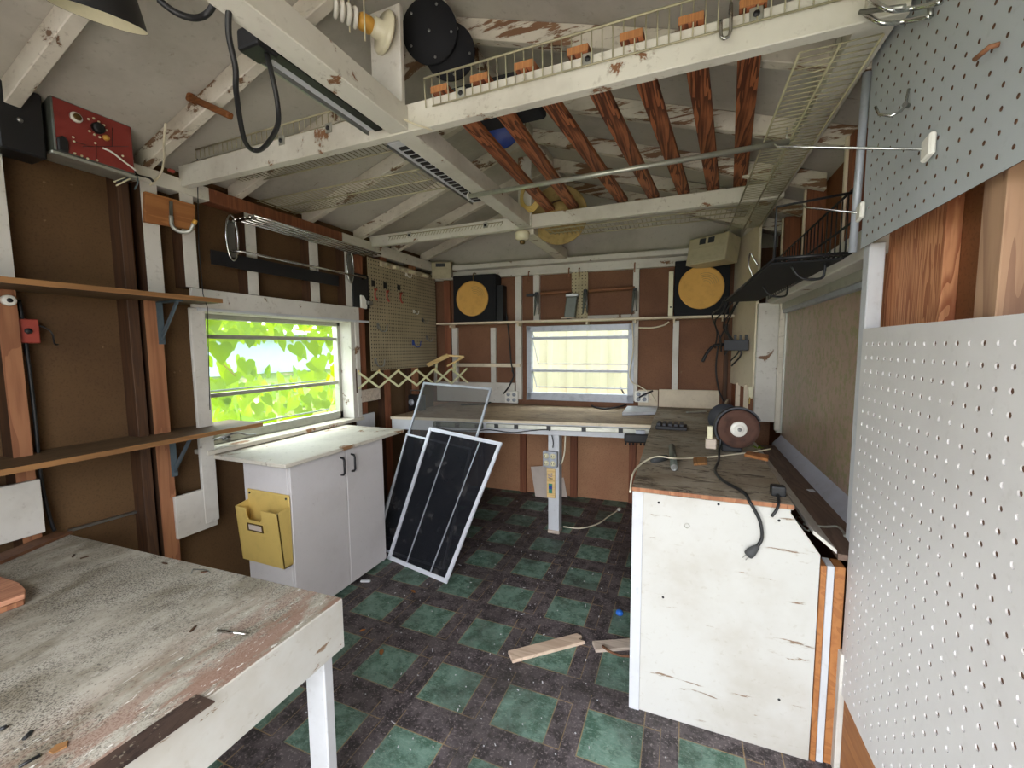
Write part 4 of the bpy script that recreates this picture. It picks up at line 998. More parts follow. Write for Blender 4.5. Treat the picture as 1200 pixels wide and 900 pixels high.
for k, (u, v) in enumerate(((805, 577), (851, 583), (913, 610), (772, 589), (842, 591), (777, 700), (913, 820))):
    p = on(u, v, y=yp); MB().lathe([(.005, 0), (.004, .002), (0, .0025)], p, (0, -1, 0), 8).build('nail_head', M['black'], t)
p = on(805, 616, y=yp); MB().tube([p+V((.009*math.cos(i*.6283), -.001, .009*math.sin(i*.6283))) for i in range(10)], .002, 6, True).build('screw_eye', M['galv'], t)
# ledge under the right window
t = thing('window_ledge', 'dark plank ledge with a pale edge under the right window', 'ledge', (.55, 2.2, .88))
zl = .80
i0, i1 = on(905, 532, z=zl), on(968, 648, z=zl)
MB().slab([(.525, 1.735, zl-.022), (.655, 1.735, zl-.022), (.655, 3.5, zl-.022), (.525, 3.5, zl-.022)], (0, 0, .022)).build('plank', M['ledge'], t)
MB().slab([(.45, 1.745, zl+.055), (.523, 1.745, zl-.005), (.523, 3.5, zl-.005), (.45, 3.5, zl+.055)], (0, 0, .014)).build('edge_strip', M['white'], t)
# latch hook on the ledge
c = on(945, 615, z=zl+.012)
t = thing('door_hook', 'grey wire loop hook lying across the dark window ledge', 'hook', c)
def Lg(u, v, dz=.012): return on(u, v, z=zl+dz)
MB().tube([Lg(934, 605), Lg(937, 606), Lg(949, 619), Lg(948, 622), Lg(944, 621), Lg(932, 609)], .003, 8, True).build('loop', M['galv'], t)
MB().tube(smooth_path([Lg(941, 614), Lg(965, 617), Lg(981, 617), Lg(988, 623), Lg(990, 628)], 5), .0045, 8).build('shank', M['galv'], t)
solo(MB().slab([Lg(945, 574, .002), Lg(953, 574, .002), Lg(956, 577, .002), Lg(950, 576.5, .002)], (0, 0, .003)), 'paint_flake', M['white_clean'], 'white paint flake lying on the dark window ledge', 'flake')
# ---- bench grinder ----
G = on(862, 527, z=ZB); 
wc = on(865, 501, y=2.40); r = .098
t = thing('bench_grinder', 'bench grinder with a worn brown wheel and white hub on the right bench', 'grinder', (wc.x, 2.5, ZB))
ax = V((.10, -1, .06)).normalized(); ax = V((.12, -1, 0)).normalized(); ex = V((-ax.y, ax.x, 0))
wc.z = ZB+r+.042
MB().lathe([(0, -.012), (r, -.012), (r, .012), (r*.62, .014), (r*.6, .011), (r*.36, .011), (0, .011)], wc, ax, 48).build('wheel', M['grind'], t)
hub = MB().lathe([(r*.40, .011), (r*.40, .017), (r*.34, .021), (r*.24, .018), (r*.22, .026), (r*.13, .027), (0, .027)], wc, ax, 32).build('hub', M['white_pl'], t)
MB().lathe([(r*.1, .027), (r*.1, .036), (.003, .036), (0, .03)], wc, ax, 6).build('nut', M['steel'], hub)
# guard: a hood behind and over the wheel
m = MB(); n = 24; a0, a1 = math.radians(25), math.radians(215)
for ra, rb, h0, h1 in ((r+.006, r+.014, -.03, .006),):
    for k in range(n):
        b0, b1 = a0+(a1-a0)*k/n, a0+(a1-a0)*(k+1)/n
        f = lambda rr, b: wc + ex*(rr*math.cos(b)) + V((0, 0, rr*math.sin(b)))
        m.slab([f(ra, b0)+ax*h0, f(ra, b1)+ax*h0, f(rb, b1)+ax*h0, f(rb, b0)+ax*h0], ax*(h1-h0))
m.lathe([(0, -.034), (r+.012, -.034), (r+.012, -.026), (0, -.026)], wc, ax, 40)
m.build('guard', M['charcoal'], t)
mo = wc - ax*.15
MB().lathe([(0, -.10), (.05, -.10), (.062, -.085), (.062, .085), (.05, .11), (.03, .118), (0, .118)], mo, ax, 32).build('motor', M['charcoal'], t)
MB().box(mo.x-.05, mo.x+.05, mo.y-.08, mo.y+.08, ZB, mo.z-.05).build('base', M['black'], t, .006)
MB().lathe([(0, -.01), (r*.9, -.01), (r*.9, .01), (0, .01)], wc-ax*.31, ax, 32).build('rear_guard', M['charcoal'], t)
w0 = wc + ex*(-(r+.035))
MB().box(w0.x-.013, w0.x+.013, w0.y-.02, w0.y+.01, ZB+.04, ZB+.15).build('tool_rest', M['cream'], t, .004)
MB().box(w0.x-.02, w0.x+.03, w0.y-.04, w0.y+.02, ZB+.035, ZB+.085).build('rest_block', M['scrapw'], t, .004)
# its cord and plug
pts = [wc+V((-.075, -.0, -.04)), V((wc.x-.085, wc.y-.03, ZB+.03)), on(842, 540, z=ZB+.02), on(838, 551, z=ZB+.012), on(846, 562, z=ZB+.012), on(865, 573, z=ZB+.012), on(874, 579.5, z=ZB+.012), V((on(878, 585, y=yp).x, yp-.022, ZB-.005)), on(884, 597, y=yp-.022), on(891, 612, y=yp-.022), on(893, 630, y=yp-.022), on(887, 641, y=yp-.022)]
t2 = thing('grinder_cord', 'black cord trailing from the grinder over the bench end to a dangling plug', 'cord', pts[5])
MB().tube(smooth_path(pts, 6), .006, 8).build('cord', M['cord_black'], t2)
e = pts[-1]; d = (on(876, 651, y=yp-.022)-e).normalized()
pl = MB().tube([e-d*.005, e+d*.012, e+d*.03, e+d*.045, e+d*.047], [.007, .013, .017, .016, .012], 10).build('plug', M['rubber'], t2)
sx = d.cross(V((0, 1, 0))).normalized(); m = MB()
for k in (-1, 1): m.bar(e+d*.045+sx*.006*k, e+d*.065+sx*.006*k, .006, .002)
m.build('prongs', M['chrome'], pl)
# adaptor with dangling tail at the bench corner
c = on(912, 573, z=ZB+.02)
t = thing('plug_adapter', 'small black plug adapter with a cut tail at the bench corner', 'plug', c)
c = V((.345, 1.80, ZB))
MB().box(c.x-.022, c.x+.026, c.y-.02, c.y+.02, ZB, ZB+.04).build('body', M['black'], t, .006, 2)
MB().tube(smooth_path([c+V((.0, -.015, .01)), c+V((-.01, -.085, .0)), c+V((-.02, -.105, -.02)), c+V((-.034, -.108, -.045))], 5), .005, 8).build('tail', M['cord_black'], t)
# white cord across the bench with a green twist
pts = [V((-.184, 1.73, ZB-.03)), V((-.186, 1.82, ZB+.01)), V((-.175, 1.97, ZB+.014)), on(762, 537, z=ZB+.03), on(774, 535, z=ZB+.036), on(788, 537, z=ZB+.038), on(805, 537, z=ZB+.012), on(836, 535, z=ZB+.008), on(880, 530, z=ZB+.008), on(903, 526, z=ZB+.008)]
t = thing('cord', 'white cord lying across the right bench with a green leaf on it', 'cord', pts[4])
MB().tube(smooth_path(pts, 6), .004, 8).build('cord', M['cord_white'], t)
c = on(888, 526, z=ZB+.014); lf = MB()
for k in range(6):
    a = k*1.05; e = V((math.cos(a), math.sin(a), .35)); s = V((-math.sin(a), math.cos(a), 0))*.008
    lf.add([c, c+e*.018+s, c+e*.034, c+e*.018-s], [[0, 1, 2, 3]])
solo(lf, 'green_sprig', M['leaf'], 'tiny green sprig on the white cord beside the grinder', 'sprig')
# handle tools and bits
p0, p1 = on(787, 523, z=ZB+.016), on(790, 548, z=ZB+.016)
t = thing('pipe_handle', 'short grey pipe handle lying on the right bench', 'handle', p0)
MB().tube([p0, p1], .016, 14).build('tube', M['greybox'], t)
d = (p1-p0).normalized(); MB().lathe([(.016, 0), (.0165, .002), (.009, .003), (.008, -.004), (0, -.004)], p1, d, 14).build('end_cap', M['steel'], t)
p0, p1 = on(764, 540, z=ZB+.014), on(781, 536, z=ZB+.014)
solo(MB().tube([p0, p0.lerp(p1, .5), p1], [.010, .016, .014], 10), 'rubber_grip', M['rubber'], 'black rubber handle on the left edge of the right bench', 'handle')
q0, q1 = on(768, 503, z=ZB), on(799, 492, z=ZB)
t = thing('black_block', 'flat black ribbed block at the back of the right bench', 'block', (q0.x, q0.y, ZB))
MB().box(q0.x, q0.x+.20, q0.y, q0.y+.13, ZB, ZB+.025).build('base', M['black'], t, .004)
m = MB()
for k in range(5): m.box(q0.x+.01+.036*k, q0.x+.032+.036*k, q0.y+.01, q0.y+.12, ZB+.025, ZB+.04)
m.build('rib', M['charcoal'], t)
q = [on(813, 546, z=ZB), on(829, 545, z=ZB), on(828, 538, z=ZB), on(812, 538, z=ZB)]
solo(MB().slab(q, (0, 0, .012)), 'wood_scrap', M['plank'], 'small square wood scrap on the right bench before the grinder', 'wood scrap', bevel=.002)
q = [on(872, 535, z=ZB), on(900, 541, z=ZB), on(901, 536, z=ZB), on(876, 531, z=ZB)]
solo(MB().slab(q, (0, 0, .014)), 'wood_scrap', M['orange_wood'], 'long orange wood scrap beside the grinder base', 'wood scrap', bevel=.002)
solo(MB().bar(on(805, 483, z=ZB+.006), on(827, 482, z=ZB+.006), .03, .01), 'metal_strip', M['galv'], 'thin grey metal strip at the back of the right bench', 'metal strip')
# ---- pegboards on the right wall ----
p1_ = pegboard('pegboard', .55, .25, 1.725, .305, 1.582, .0435, .0068, M['peg_white'], .2, 'big white perforated board on the right wall, low and near', oy=.02, oz=.03, t=.003)
p2_ = pegboard('pegboard', .545, .25, 1.775, 1.85, 2.49, .0435, .0052, M['peg_grey'], 0, 'grey perforated board high on the right wall', oy=.02, oz=.012, t=.003, wm=1)
solo(MB().tube([on(1016, 85, x=.532), on(999, 296, x=.532)], .012, 12), 'conduit_pipe', M['alu'], 'grey vertical pipe at the far edge of the grey pegboard', 'pipe')
# orange board seen under the cut corner
trim(MB().box(.556, .60, .9, 1.70, 0, .6), M['orange_wood'])
# rod hooks with white tips
def price_hook(u0, v0, u1, v1, lab):
    b = on(u1, v1, x=.54); e = on(u0, v0, x=.54-.28 if v0 < 200 else .54-.115)
    t = thing('display_hook', lab, 'hook', b, 'straight display hooks on the grey pegboard')
    MB().slab([b+V((0, -.03, -.022)), b+V((0, .012, -.03)), b+V((0, .012, .022)), b+V((0, -.03, .03))], (-.014, 0, 0)).build('base', M['white_pl'], t, .004)
    MB().tube([b+V((-.01, 0, 0)), e, e+V((-.012, 0, .012))], .0035, 8).build('rod', M['chrome'], t)
price_hook(912, 172, 1090, 174, 'long straight display hook with white base on the grey pegboard')
price_hook(944, 243, 1010, 249, 'short straight display hook with white base low on the grey pegboard')
b = on(1064, 124, x=.54)
t = thing('wire_hook', 'double curved wire hook on the grey pegboard, alone in the middle', 'hook', b)
MB().tube([on(1065, 104, x=.538), b+V((-.006, 0, 0)), on(1056, 130, x=.52), on(1044, 136, x=.50), on(1030, 134, x=.482), on(1026, 125, x=.477)], .0035, 8).build('hook', M['chrome'], t)
MB().tube([b+V((0, 0, 0)), b+V((-.012, -.012, 0))], .006, 8).build('peg', M['steel'], t)
b = on(1171, 52, x=.54)
solo(MB().tube([b, b+V((-.012, .002, 0)), b+V((-.02, .03, -.004))], .005, 8), 'hanging_peg', M['copper'], 'small rusty peg in the upper part of the grey pegboard', 'peg')
# chrome double rail bracket at the top
t = thing('rail_bracket', 'chrome double rail bracket at the top of the grey pegboard', 'bracket', on(1050, 25, x=.49))
for d in (0, .045):
    MB().tube(smooth_path([on(1091, 19, x=.535)+V((0, -d, 0)), on(1060, 25, x=.5)+V((0, -d, 0)), on(1035, 27, x=.455)+V((0, -d, 0)), on(1020, 20, x=.43)+V((0, -d, 0)), on(1010, 13, x=.415)+V((0, -d, 0))], 5), .006, 8).build('rail', M['chrome'], t)
MB().tube([on(1008, 14, x=.41), on(1060, 8, x=.475)], .006, 8).build('cross_bar', M['steel'], t)
MB().tube([on(1091, 19, x=.535), on(1088, -6, x=.535)], .006, 8).build('upright', M['steel'], t)
# ---- black wire shelf over the right window ----
zt = 1.842
t = thing('wire_basket', 'black wire rack with a solid tray on the right wall over the window', 'wire rack', (.45, 2.4, zt))
ya, yz = 1.86, 3.42; xi, xo = .31, .50
MB().slab([(xi, ya+.05, zt), (xo+.04, ya+.05, zt), (xo-.02, yz, zt), (xi-.03, yz, zt)], (0, 0, .006)).build('tray', M['blackmat'], t)
m = MB()
for k in range(27):
    y = ya + (yz-ya)*k/26; m.tube([(xo+.045, y, zt+.01), (xo+.045, y, zt+.235)], .0028, 5)
m.build('back_wires', M['blackmetal'], t)
m = MB()
for z in (zt+.012, zt+.12, zt+.235): m.tube([(xo+.045, ya, z), (xo+.045, yz, z)], .0045, 6)
m.build('back_rails', M['blackmetal'], t)
m = MB()
for k in range(16): x = xi + (xo+.04-xi)*k/15; m.tube([(x, ya, zt+.01), (x, ya+.25, zt+.01)], .0024, 5)
for k in range(7): m.tube([(xi, ya+.04*k, zt+.01), (xo+.04, ya+.04*k, zt+.01)], .0024, 5)
m.build('floor_wires', M['blackmetal'], t)
MB().tube([(xi, ya, zt+.012), (xi, ya, zt+.20), (xo+.045, ya, zt+.22)], .005, 8).build('end_hoop', M['blackmetal'], t)
MB().tube([(xi, ya, zt+.012), (xo+.045, ya, zt+.012)], .006, 8).build('front_rail', M['blackmetal'], t)
MB().tube([(xi, ya, zt+.012), (xi-.03, yz, zt+.012)], .005, 8).build('front_rail', M['blackmetal'], t)
for y, s in ((1.98, 1.), (2.6, 1.)):
    x = .50
    MB().tube(smooth_path([V((x-.11, y, zt)), V((x-.09, y, zt-.035)), V((x-.06, y, zt-.055)), V((x-.01, y, zt-.055)), V((x+.0, y, zt-.03)), V((x+.0, y, zt))], 4), .005, 8).build('hanging_loop', M['blackmetal'], t)
# tangle of black wires hanging off its far end
RW = random.Random(11)
for k in range(5):
    p = V((xi-.03+.03*k, yz-.02, zt+.02)); pts = [p, p+V((-.03-.01*k, .12, -.06)), p+V((-.06, .25+.03*k, -.10-.03*k)), p+V((-.04+.02*k, .33, -.22-.04*k)), p+V((-.02, .36, -.36-.03*k))]
    pts = [q+V((RW.uniform(-.02, .02), RW.uniform(-.02, .02), RW.uniform(-.02, .02))) for q in pts]
    solo(MB().tube(smooth_path(pts, 6), .006, 6), 'cord', M['cord_black'], 'black cord in the tangle hanging from the far end of the black rack', 'cord', 'tangled black cords at the right back corner')
cordpx([ob(850, 385, CS-.06), ob(843, 400, CS-.06), ob(839, 430, CS-.06), ob(842, 455, CS-.06), ob(848, 470, CS-.06)], .007, 'cord_black', 'black cord running down the right back corner to the bench')
# tool holder with slots in the corner
c0, c1 = on(850, 405, y=3.7), on(876, 407, y=3.7)
t = thing('tool_rack', 'dark grey slotted tool rack in the right corner above the bench', 'tool rack', c0)
a, b = on(848, 411, y=3.72), on(877, 411, y=3.68); h = .085
MB().slab([a, b, b+V((0, 0, h)), a+V((0, 0, h))], (.01, .06, 0)).build('body', M['charcoal'], t, .005)
for k in range(3):
    p = a.lerp(b, .45+.22*k)+V((.004, .03, h)); MB().box(p.x-.009, p.x+.009, p.y-.009, p.y+.009, p.z, p.z+.04).build('tool_end', M['black'], t)
MB().tube(smooth_path([a+V((-.0, .03, .05)), a+V((-.07, .02, .04)), a+V((-.12, .01, -.02)), a+V((-.15, .01, -.09))], 5), .012, 8).build('arm', M['blackmetal'], t)
p = on(877, 446, y=3.6)
t = thing('yellow_latch', 'small yellow latch on the reddish lining beside the white post', 'latch', p)
p = V((.50, 3.60, 1.17)); MB().box(p.x-.03, p.x+.0, p.y-.02, p.y, p.z-.04, p.z+.05).build('plate', M['cream'], t, .004); MB().tube([p+V((-.02, -.02, -.03)), p+V((-.025, -.04, -.075))], .005, 6).build('lever', M['yellow'], t)
# curtain rod hook near the white post
solo(MB().tube(smooth_path([on(u, v, y=3.5) for u, v in ((888, 345), (884, 330), (880, 318), (877, 310), (879, 297), (883, 303), (889, 312))], 4), .006, 8), 'coat_hook', M['chrome'], 'bent chrome hook on the pale lining in the right back corner', 'hook')
# ================================================================ OVERHEAD
# ---- seven stained slats resting across the tie beams ----
far = ((645, 258), (672, 255), (730, 246), (767, 243), (803, 238), (838, 235), (858, 232))
near = ((530, 152), (575, 143), (625, 132), (685, 118), (744, 102), (810, 86), (878, 70))
names = ['first', 'second', 'third', 'fourth', 'fifth', 'sixth', 'seventh']
zs_ = 2.503
for k in range(7):
    xn = -.905+.178*k; xf = -.895+.192*k; w = .072
    xn = on(*near[k], y=1.55).x-.005; xf = on(*far[k], y=2.95).x - .01
    if k == 6: xf = .30
    t = thing('roof_slat', '%s stained wooden slat across the tie beams, counting from the king posts' % names[k], 'slat', ((xn+xf)/2, 2.2, zs_), 'stained slats across the tie beams')
    lx = -.035; ya_, yb2 = 1.462, 3.0
    MB().slab([(xn-w/2, ya_, zs_), (xn+w/2, ya_, zs_), (xf+w/2, yb2, zs_), (xf-w/2, yb2, zs_)], (0, 0, .024)).build('slat', M['slat'], t, .002)
    MB().box(xn-w/2+.001, xn+w/2-.001, ya_-.003, ya_, zs_+.0005, zs_+.0235).build('sawn_end', M['slat_end'], t)
# ---- cream wire shelving ----
def wire_shelf(name, x0, x1, y0, y1, z, lab, along='x', lip=0, stepw=.028, side=1):
    t = thing(name, lab, 'wire shelf', ((x0+x1)/2, (y0+y1)/2, z))
    m = MB()
    if along == 'x':
        n = int((x1-x0)/stepw)
        for k in range(n+1):
            x = x0+(x1-x0)*k/n
            m.tube(([(x, y0, z+lip)] if lip else [])+[(x, y0, z), (x, y1, z)], .0022, 5)
    else:
        n = int((y1-y0)/stepw)
        for k in range(n+1):
            y = y0+(y1-y0)*k/n; m.tube(([(x0, y, z+lip)] if lip else [])+[(x0, y, z), (x1, y, z)], .0022, 5)
    m.build('cross_wires', M['wire'], t)
    if along == 'x':
        rails = [((x0, y, z-.004), (x1, y, z-.004)) for y in (y0, (y0+y1)/2, y1)] + ([((x0, y0, z+lip), (x1, y0, z+lip))] if lip else [])
    else:
        rails = [((x, y0, z-.004), (x, y1, z-.004)) for x in (x0, (x0+x1)/2, x1)] + ([((x0, y0, z+lip), (x0, y1, z+lip))] if lip else [])
    for a, b in rails: MB().tube([a, b], .0042, 6).build('rail', M['wire'], t)
    return t
def clip(x, y, z, t, ax='y'):
    MB().box(x-.018, x+.018, y-.008, y, z-.018, z+.022).build('clip', M['galv'], t, .003)
    MB().lathe([(.009, 0), (.009, .004), (0, .006)], (x, y-.008, z), (0, -1, 0), 10).build('screw', M['black'], t)
# right lip standing behind the near tie beam top
t = thing('wire_shelf', 'cream wire shelf lip standing along the top of the near tie beam, right side', 'wire shelf', (-.3, 1.5, 2.5))
xa, xb = -.95, .55; z0, z1 = 2.502, 2.565; yl = 1.472
m = MB(); n = 44
for k in range(n+1):
    x = xa+(xb-xa)*k/n; m.tube([(x, yl-.004, z0-.04), (x, yl-.012, z1)], .0023, 5)
m.build('cross_wires', M['wire'], t)
MB().tube([(xa, yl-.012, z1), (xb, yl-.012, z1)], .004, 6).build('rail', M['wire'], t)
MB().tube([(xa+.03, yl-.004, z0-.04), (xb, yl-.004, z0-.04)], .003, 6).build('rail', M['wire'], t)
for u, v in ((541, 117), (689, 78), (886, 22)): p = on(u, v, y=1.476); clip(p.x, 1.476, 2.482, t)
# S hook on that lip
p = on(856, 25, y=1.455)
solo(MB().tube(smooth_path([p+V((0, .02, .035)), p+V((0, -.004, .045)), p+V((0, -.01, .02)), p+V((0, -.012, -.035)), p+V((-.01, -.016, -.052)), p+V((-.024, -.016, -.045)), p+V((-.026, -.014, 0))], 4), .005, 8), 'open_hook', M['chrome'], 'chrome open hook hung on the wire lip of the near tie beam', 'hook')
# left shelves: one each side of the near tie beam
t = wire_shelf('wire_shelf', -2.42, -1.22, 1.50, 1.80, 2.515, 'cream wire shelf lying behind the near tie beam, left half', 'x', .0, .03)
for u, v in ((331, 170), (386, 157)): p = on(u, v, y=1.478); clip(p.x, 1.478, 2.485, t)
m = MB()
for k in range(34): x = -2.36+1.14*k/33; m.tube([(x, 1.485, 2.515), (x, 1.485, 2.56)], .0022, 5)
m.tube([(-2.36, 1.485, 2.56), (-1.22, 1.485, 2.56)], .004, 6); m.build('wire_mesh', M['wire'], t)
t = wire_shelf('wire_shelf', -2.42, -1.22, 1.86, 2.12, 2.43, 'cream wire shelf hanging under the left rafters beyond the near tie beam', 'x', 0, .03)
t = wire_shelf('wire_shelf', -2.38, -1.25, 2.975, 3.2, 2.475, 'cream wire shelf on the left half of the far tie beam', 'x', 0, .03)
for u, v in ((480, 279), (569, 271)): p = on(u, v, y=2.945); clip(p.x, 2.947, 2.45, t)
m = MB()
for k in range(38): x = -2.3+1.02*k/37; m.tube([(x, 2.944, 2.43), (x+.02, 2.944, 2.46)], .0022, 5)
m.build('cross_wires', M['wire'], t); MB().tube([(-2.3, 2.944, 2.46), (-1.26, 2.944, 2.46)], .0035, 6).build('rail', M['wire'], t)
t = wire_shelf('wire_shelf', -.95, .36, 3.0, 3.22, 2.385, 'cream wire shelf behind the right half of the far tie beam', 'x', 0, .03)
t = wire_shelf('wire_shelf', .30, .50, 1.56, 3.62, 2.40, 'long cream wire shelf running along the right wall under the roof', 'y', 0, .03)
# ---- steel pipe across ----
a, b = on(549, 230, y=2.12), on(925, 166, y=2.13)
t = thing('steel_pipe', 'thin steel pipe slung level below the stained slats', 'pipe', a.lerp(b, .5))
MB().tube([a, b], .012, 12).build('pipe', M['galv'], t)
MB().tube([a+V((.0, 0, -.018)), a+V((.0, -.016, 0)), a+V((0, 0, .018)), a+V((0, .016, 0))], .005, 6, True).build('strap', M['white_pl'], t)
m = MB().tube([b+V((-.01, 0, -.0)), b+V((-.01, 0, .06))], .004, 6); m.build('hanger', M['galv'], t)
# ---- strip lamps along the middle beam ----
xs = XM-.11
t = thing('strip_lamp', 'white strip lamp with a black channel beside the near half of the middle beam', 'strip lamp', (xs, 1.1, 2.40))
p0, p1 = on(322, 68, z=2.40), on(418, 143, z=2.40)
xs = (p0.x+p1.x)/2; ys0, ys1 = p0.y, 1.44
MB().box(xs-.04, xs+.035, ys0, ys1, 2.41, 2.455).build('body', M['white_clean'], t, .004)
MB().box(xs+.0, xs+.034, ys0, ys1, 2.403, 2.41).build('channel', M['black'], t)
MB().box(xs-.04, xs-.034, ys0, ys1, 2.395, 2.41).build('edge_rail', M['steel'], t)
t2 = thing('black_plug', 'square black plug block at the near end of the strip lamp', 'plug', (xs, ys0, 2.42))
MB().box(xs-.045, xs+.04, ys0-.075, ys0-.004, 2.39, 2.45).build('block', M['black'], t2, .008, 2)
lp = smooth_path([V((xs+.02, ys0-.03, 2.39)), on(318, 85, z=2.33), on(325, 120, z=2.26), on(325, 148, z=2.22), on(310, 172, z=2.2), on(297, 176, z=2.2), on(286, 162, z=2.21), on(277, 110, z=2.26), on(276, 80, z=2.3), on(268, 40, z=2.36), on(269, 0, z=2.42), on(272, -30, z=2.44)], 7)
MB().tube(lp, .0075, 8).build('cord', M['cord_black'], t2)
t = thing('strip_lamp', 'slotted white strip lamp beside the far half of the middle beam', 'strip lamp', (xs, 2.0, 2.40))
MB().box(xs-.04, xs+.035, 1.56, 2.36, 2.41, 2.455).build('body', M['white_clean'], t, .004)
m = MB()
for k in range(18): y = 1.60+.042*k; m.box(xs-.012, xs+.03, y, y+.024, 2.4055, 2.41)
m.build('slots', M['black'], t)
MB().box(xs-.042, xs-.036, 1.56, 2.36, 2.40, 2.41).build('edge_rail', M['steel'], t)
solo(MB().tube(smooth_path([on(186, 0, z=2.5), on(205, 14, z=2.48), on(225, 21, z=2.48), on(240, 18, z=2.5), on(250, 6, z=2.52), on(252, -8, z=2.54)], 6), .009, 8), 'cable', M['cord_black'], 'black cable sagging under the roof at the top edge', 'cable')
# thin bead cords along the middle beam
solo(MB().tube(smooth_path([V((XM+.02, 1.47, 2.50)), V((XM+.0, 1.45, 2.46)), V((XM+.06, 1.452, 2.42)), V((XM+.12, 1.465, 2.392)), V((XM+.14, 1.52, 2.40))], 5), .004, 6), 'rope_tie', M['cord_white'], 'cream rope tied around the near tie beam at the middle', 'rope')
# ---- bare lamp on the king post ----
yk = 1.455; c = V((on(452, 38, y=yk).x+.0, yk, on(452, 40, y=yk).z))
t = thing('lampholder', 'porcelain lampholder with a spiral bulb on the near king post', 'lamp', c)
MB().lathe([(.078, 0), (.078, .01), (.068, .02), (.036, .026), (.034, .05), (.03, .055), (0, .055)], c, (-.45, -1, .1), 36).build('base', M['porcelain'], t)
ax = V((-.55, -.8, .12)).normalized(); b0 = c+ax*.05
MB().lathe([(.026, 0), (.030, .012), (.030, .045), (.024, .055), (0, .055)], b0, ax, 24).build('bulb_base', M['amber'], t)
e = ax.orthogonal().normalized(); g_ = ax.cross(e); sp = []
for k in range(90): a = k/90*2*math.pi*3.6; sp.append(b0+ax*(.06+.085*k/90)+e*(.027*math.cos(a))+g_*(.027*math.sin(a)))
MB().tube(sp, .0085, 8).build('bulb', M['bulb'], t)
for dx, L_ in ((-.05, .16), (.012, .17)):
    p = c+V((dx-.02, -.06, .0)); q = on(*((410, 38) if dx < 0 else (428, 48)), y=yk-.09)
    MB().tube([q+V((0, 0, .16)), q], .003, 6).build('pull_cord', M['cream'], t)
# second pale holder under the middle beam at the far tie
c = V((-1.05, 2.94, 2.39)); c = on(612, 277, y=2.93)
t = thing('lampholder', 'pale lampholder under the far king post with an empty brass socket', 'lamp', c)
MB().lathe([(.05, .03), (.055, .02), (.05, -.02), (.03, -.03), (0, -.03)], c, (0, 0, 1), 24).build('base', M['porcelain'], t)
MB().lathe([(.02, -.03), (.02, -.05), (.012, -.055), (0, -.055)], c, (0, 0, 1), 14).build('socket', M['brass'], t)
# ---- discs under the ridge ----
def rdisc(u, v, y, r, m, lab, n, dots=4):
    c = on(u, v, y=y); t = thing('round_disc', lab, 'disc', c)
    MB().lathe([(0, -.008), (r*.98, -.008), (r, -.004), (r, .004), (r*.98, .008), (0, .008)], c, n, 48).build('disc', M[m], t)
    a = V(n).normalized(); e = a.cross(V((0, 0, 1))).normalized(); g2 = a.cross(e); s = MB()
    for k in range(dots):
        q = k*2*math.pi/dots+.5; s.lathe([(.006, .008), (.005, .011), (0, .012)], c+e*(r*.8*math.cos(q))+g2*(r*.8*math.sin(q)), a, 8)
    s.lathe([(.007, .008), (.006, .012), (0, .013)], c, a, 8); s.build('rivets', M['steel'], t)
    return t, c
rdisc(503.5, 37, 1.60, .118, 'blackmat', 'upper black round disc under the ridge right of the king post', (.25, -1, -.25), 5)
rdisc(527, 61, 1.66, .108, 'blackmat', 'lower black round disc partly behind the upper one', (.35, -1, -.2), 5)
rdisc(586, 147, 2.2, .115, 'blue', 'dark blue round disc behind the stained slats', (.2, -1, -.3), 3)
q0 = on(560, 88, y=1.62); q0.z = 2.53
t = thing('black_case', 'flat black case lying on the slats behind the wire lip', 'case', q0)
MB().box(-.94, -.58, 1.60, 1.86, 2.530, 2.60).build('case', M['blackmat'], t, .01); MB().box(-.93, -.59, 1.594, 1.60, 2.545, 2.59).build('front', M['blackmetal'], t)
# ---- straw hat and yellow coil behind the far king post ----
c = on(655, 247, y=3.06); c = on(656, 245, y=3.05); n = V((.35, -1, -.5)).normalized()
t = thing('straw_hat', 'wide straw hat hanging behind the far tie beam', 'hat', c)
c = on(655, 252, y=3.12)
MB().lathe([(0, .13), (.07, .128), (.095, .10), (.105, .0), (.13, -.006), (.18, .006), (.21, .03), (.205, .034), (.18, .012), (.12, .0)], c, n, 40).build('hat', M['straw'], t)
MB().lathe([(.098, .06), (.108, .02), (.106, .005)], c, n, 40).build('hat_band', M['cord_brown'], t)
c = on(622, 232, y=2.90)
m = MB()
for k in range(5): m.tube([c+V(((.075-.006*k)*math.cos(a), -.012*k*.4-.01, (.10-.008*k)*math.sin(a))) for a in [i*2*math.pi/28 for i in range(28)]], .005, 6, True)
solo(m, 'cord_coil', M['yellow'], 'coil of yellow cord hung on the far king post', 'coil')
# ---- red panel box on the left wall plate ----
fx = -2.16
TL, TR, BRr, BLr = on(62, 113, y=1.02), on(155, 150, y=1.34), on(157, 210, y=1.34), on(66, 181, y=1.02)
t = thing('red_panel_box', 'grey steel box with a red instrument front high on the left wall', 'instrument box', (-2.4, 1.15, 2.38))
ya_, yb2 = .90, 1.285; xf_ = -2.34
ftop, fbot = V((-2.30, 0, 2.535)), V((-2.40, 0, 2.335))
ftop = V((-2.39, 0, 2.56)); fbot = V((-2.39, 0, 2.345))
def FP(y, s): return V((fbot.x+(ftop.x-fbot.x)*s, y, fbot.z+(ftop.z-fbot.z)*s))
def fsurf(u, v):
    r = ray(u, v); dx, dz = ftop.x-fbot.x, ftop.z-fbot.z; nx, nz = dz, -dx
    k = ((fbot.x-EYE.x)*nx+(fbot.z-EYE.z)*nz)/(r.x*nx+r.z*nz); return EYE+r*k
ya_ = fsurf(62, 150).y; yb2 = fsurf(157, 185).y
q = [FP(ya_, 0), FP(yb2, 0), FP(yb2, 1), FP(ya_, 1)]
MB().slab(q, (-.12, 0, 0)).build('case', M['greybox'], t, .004)
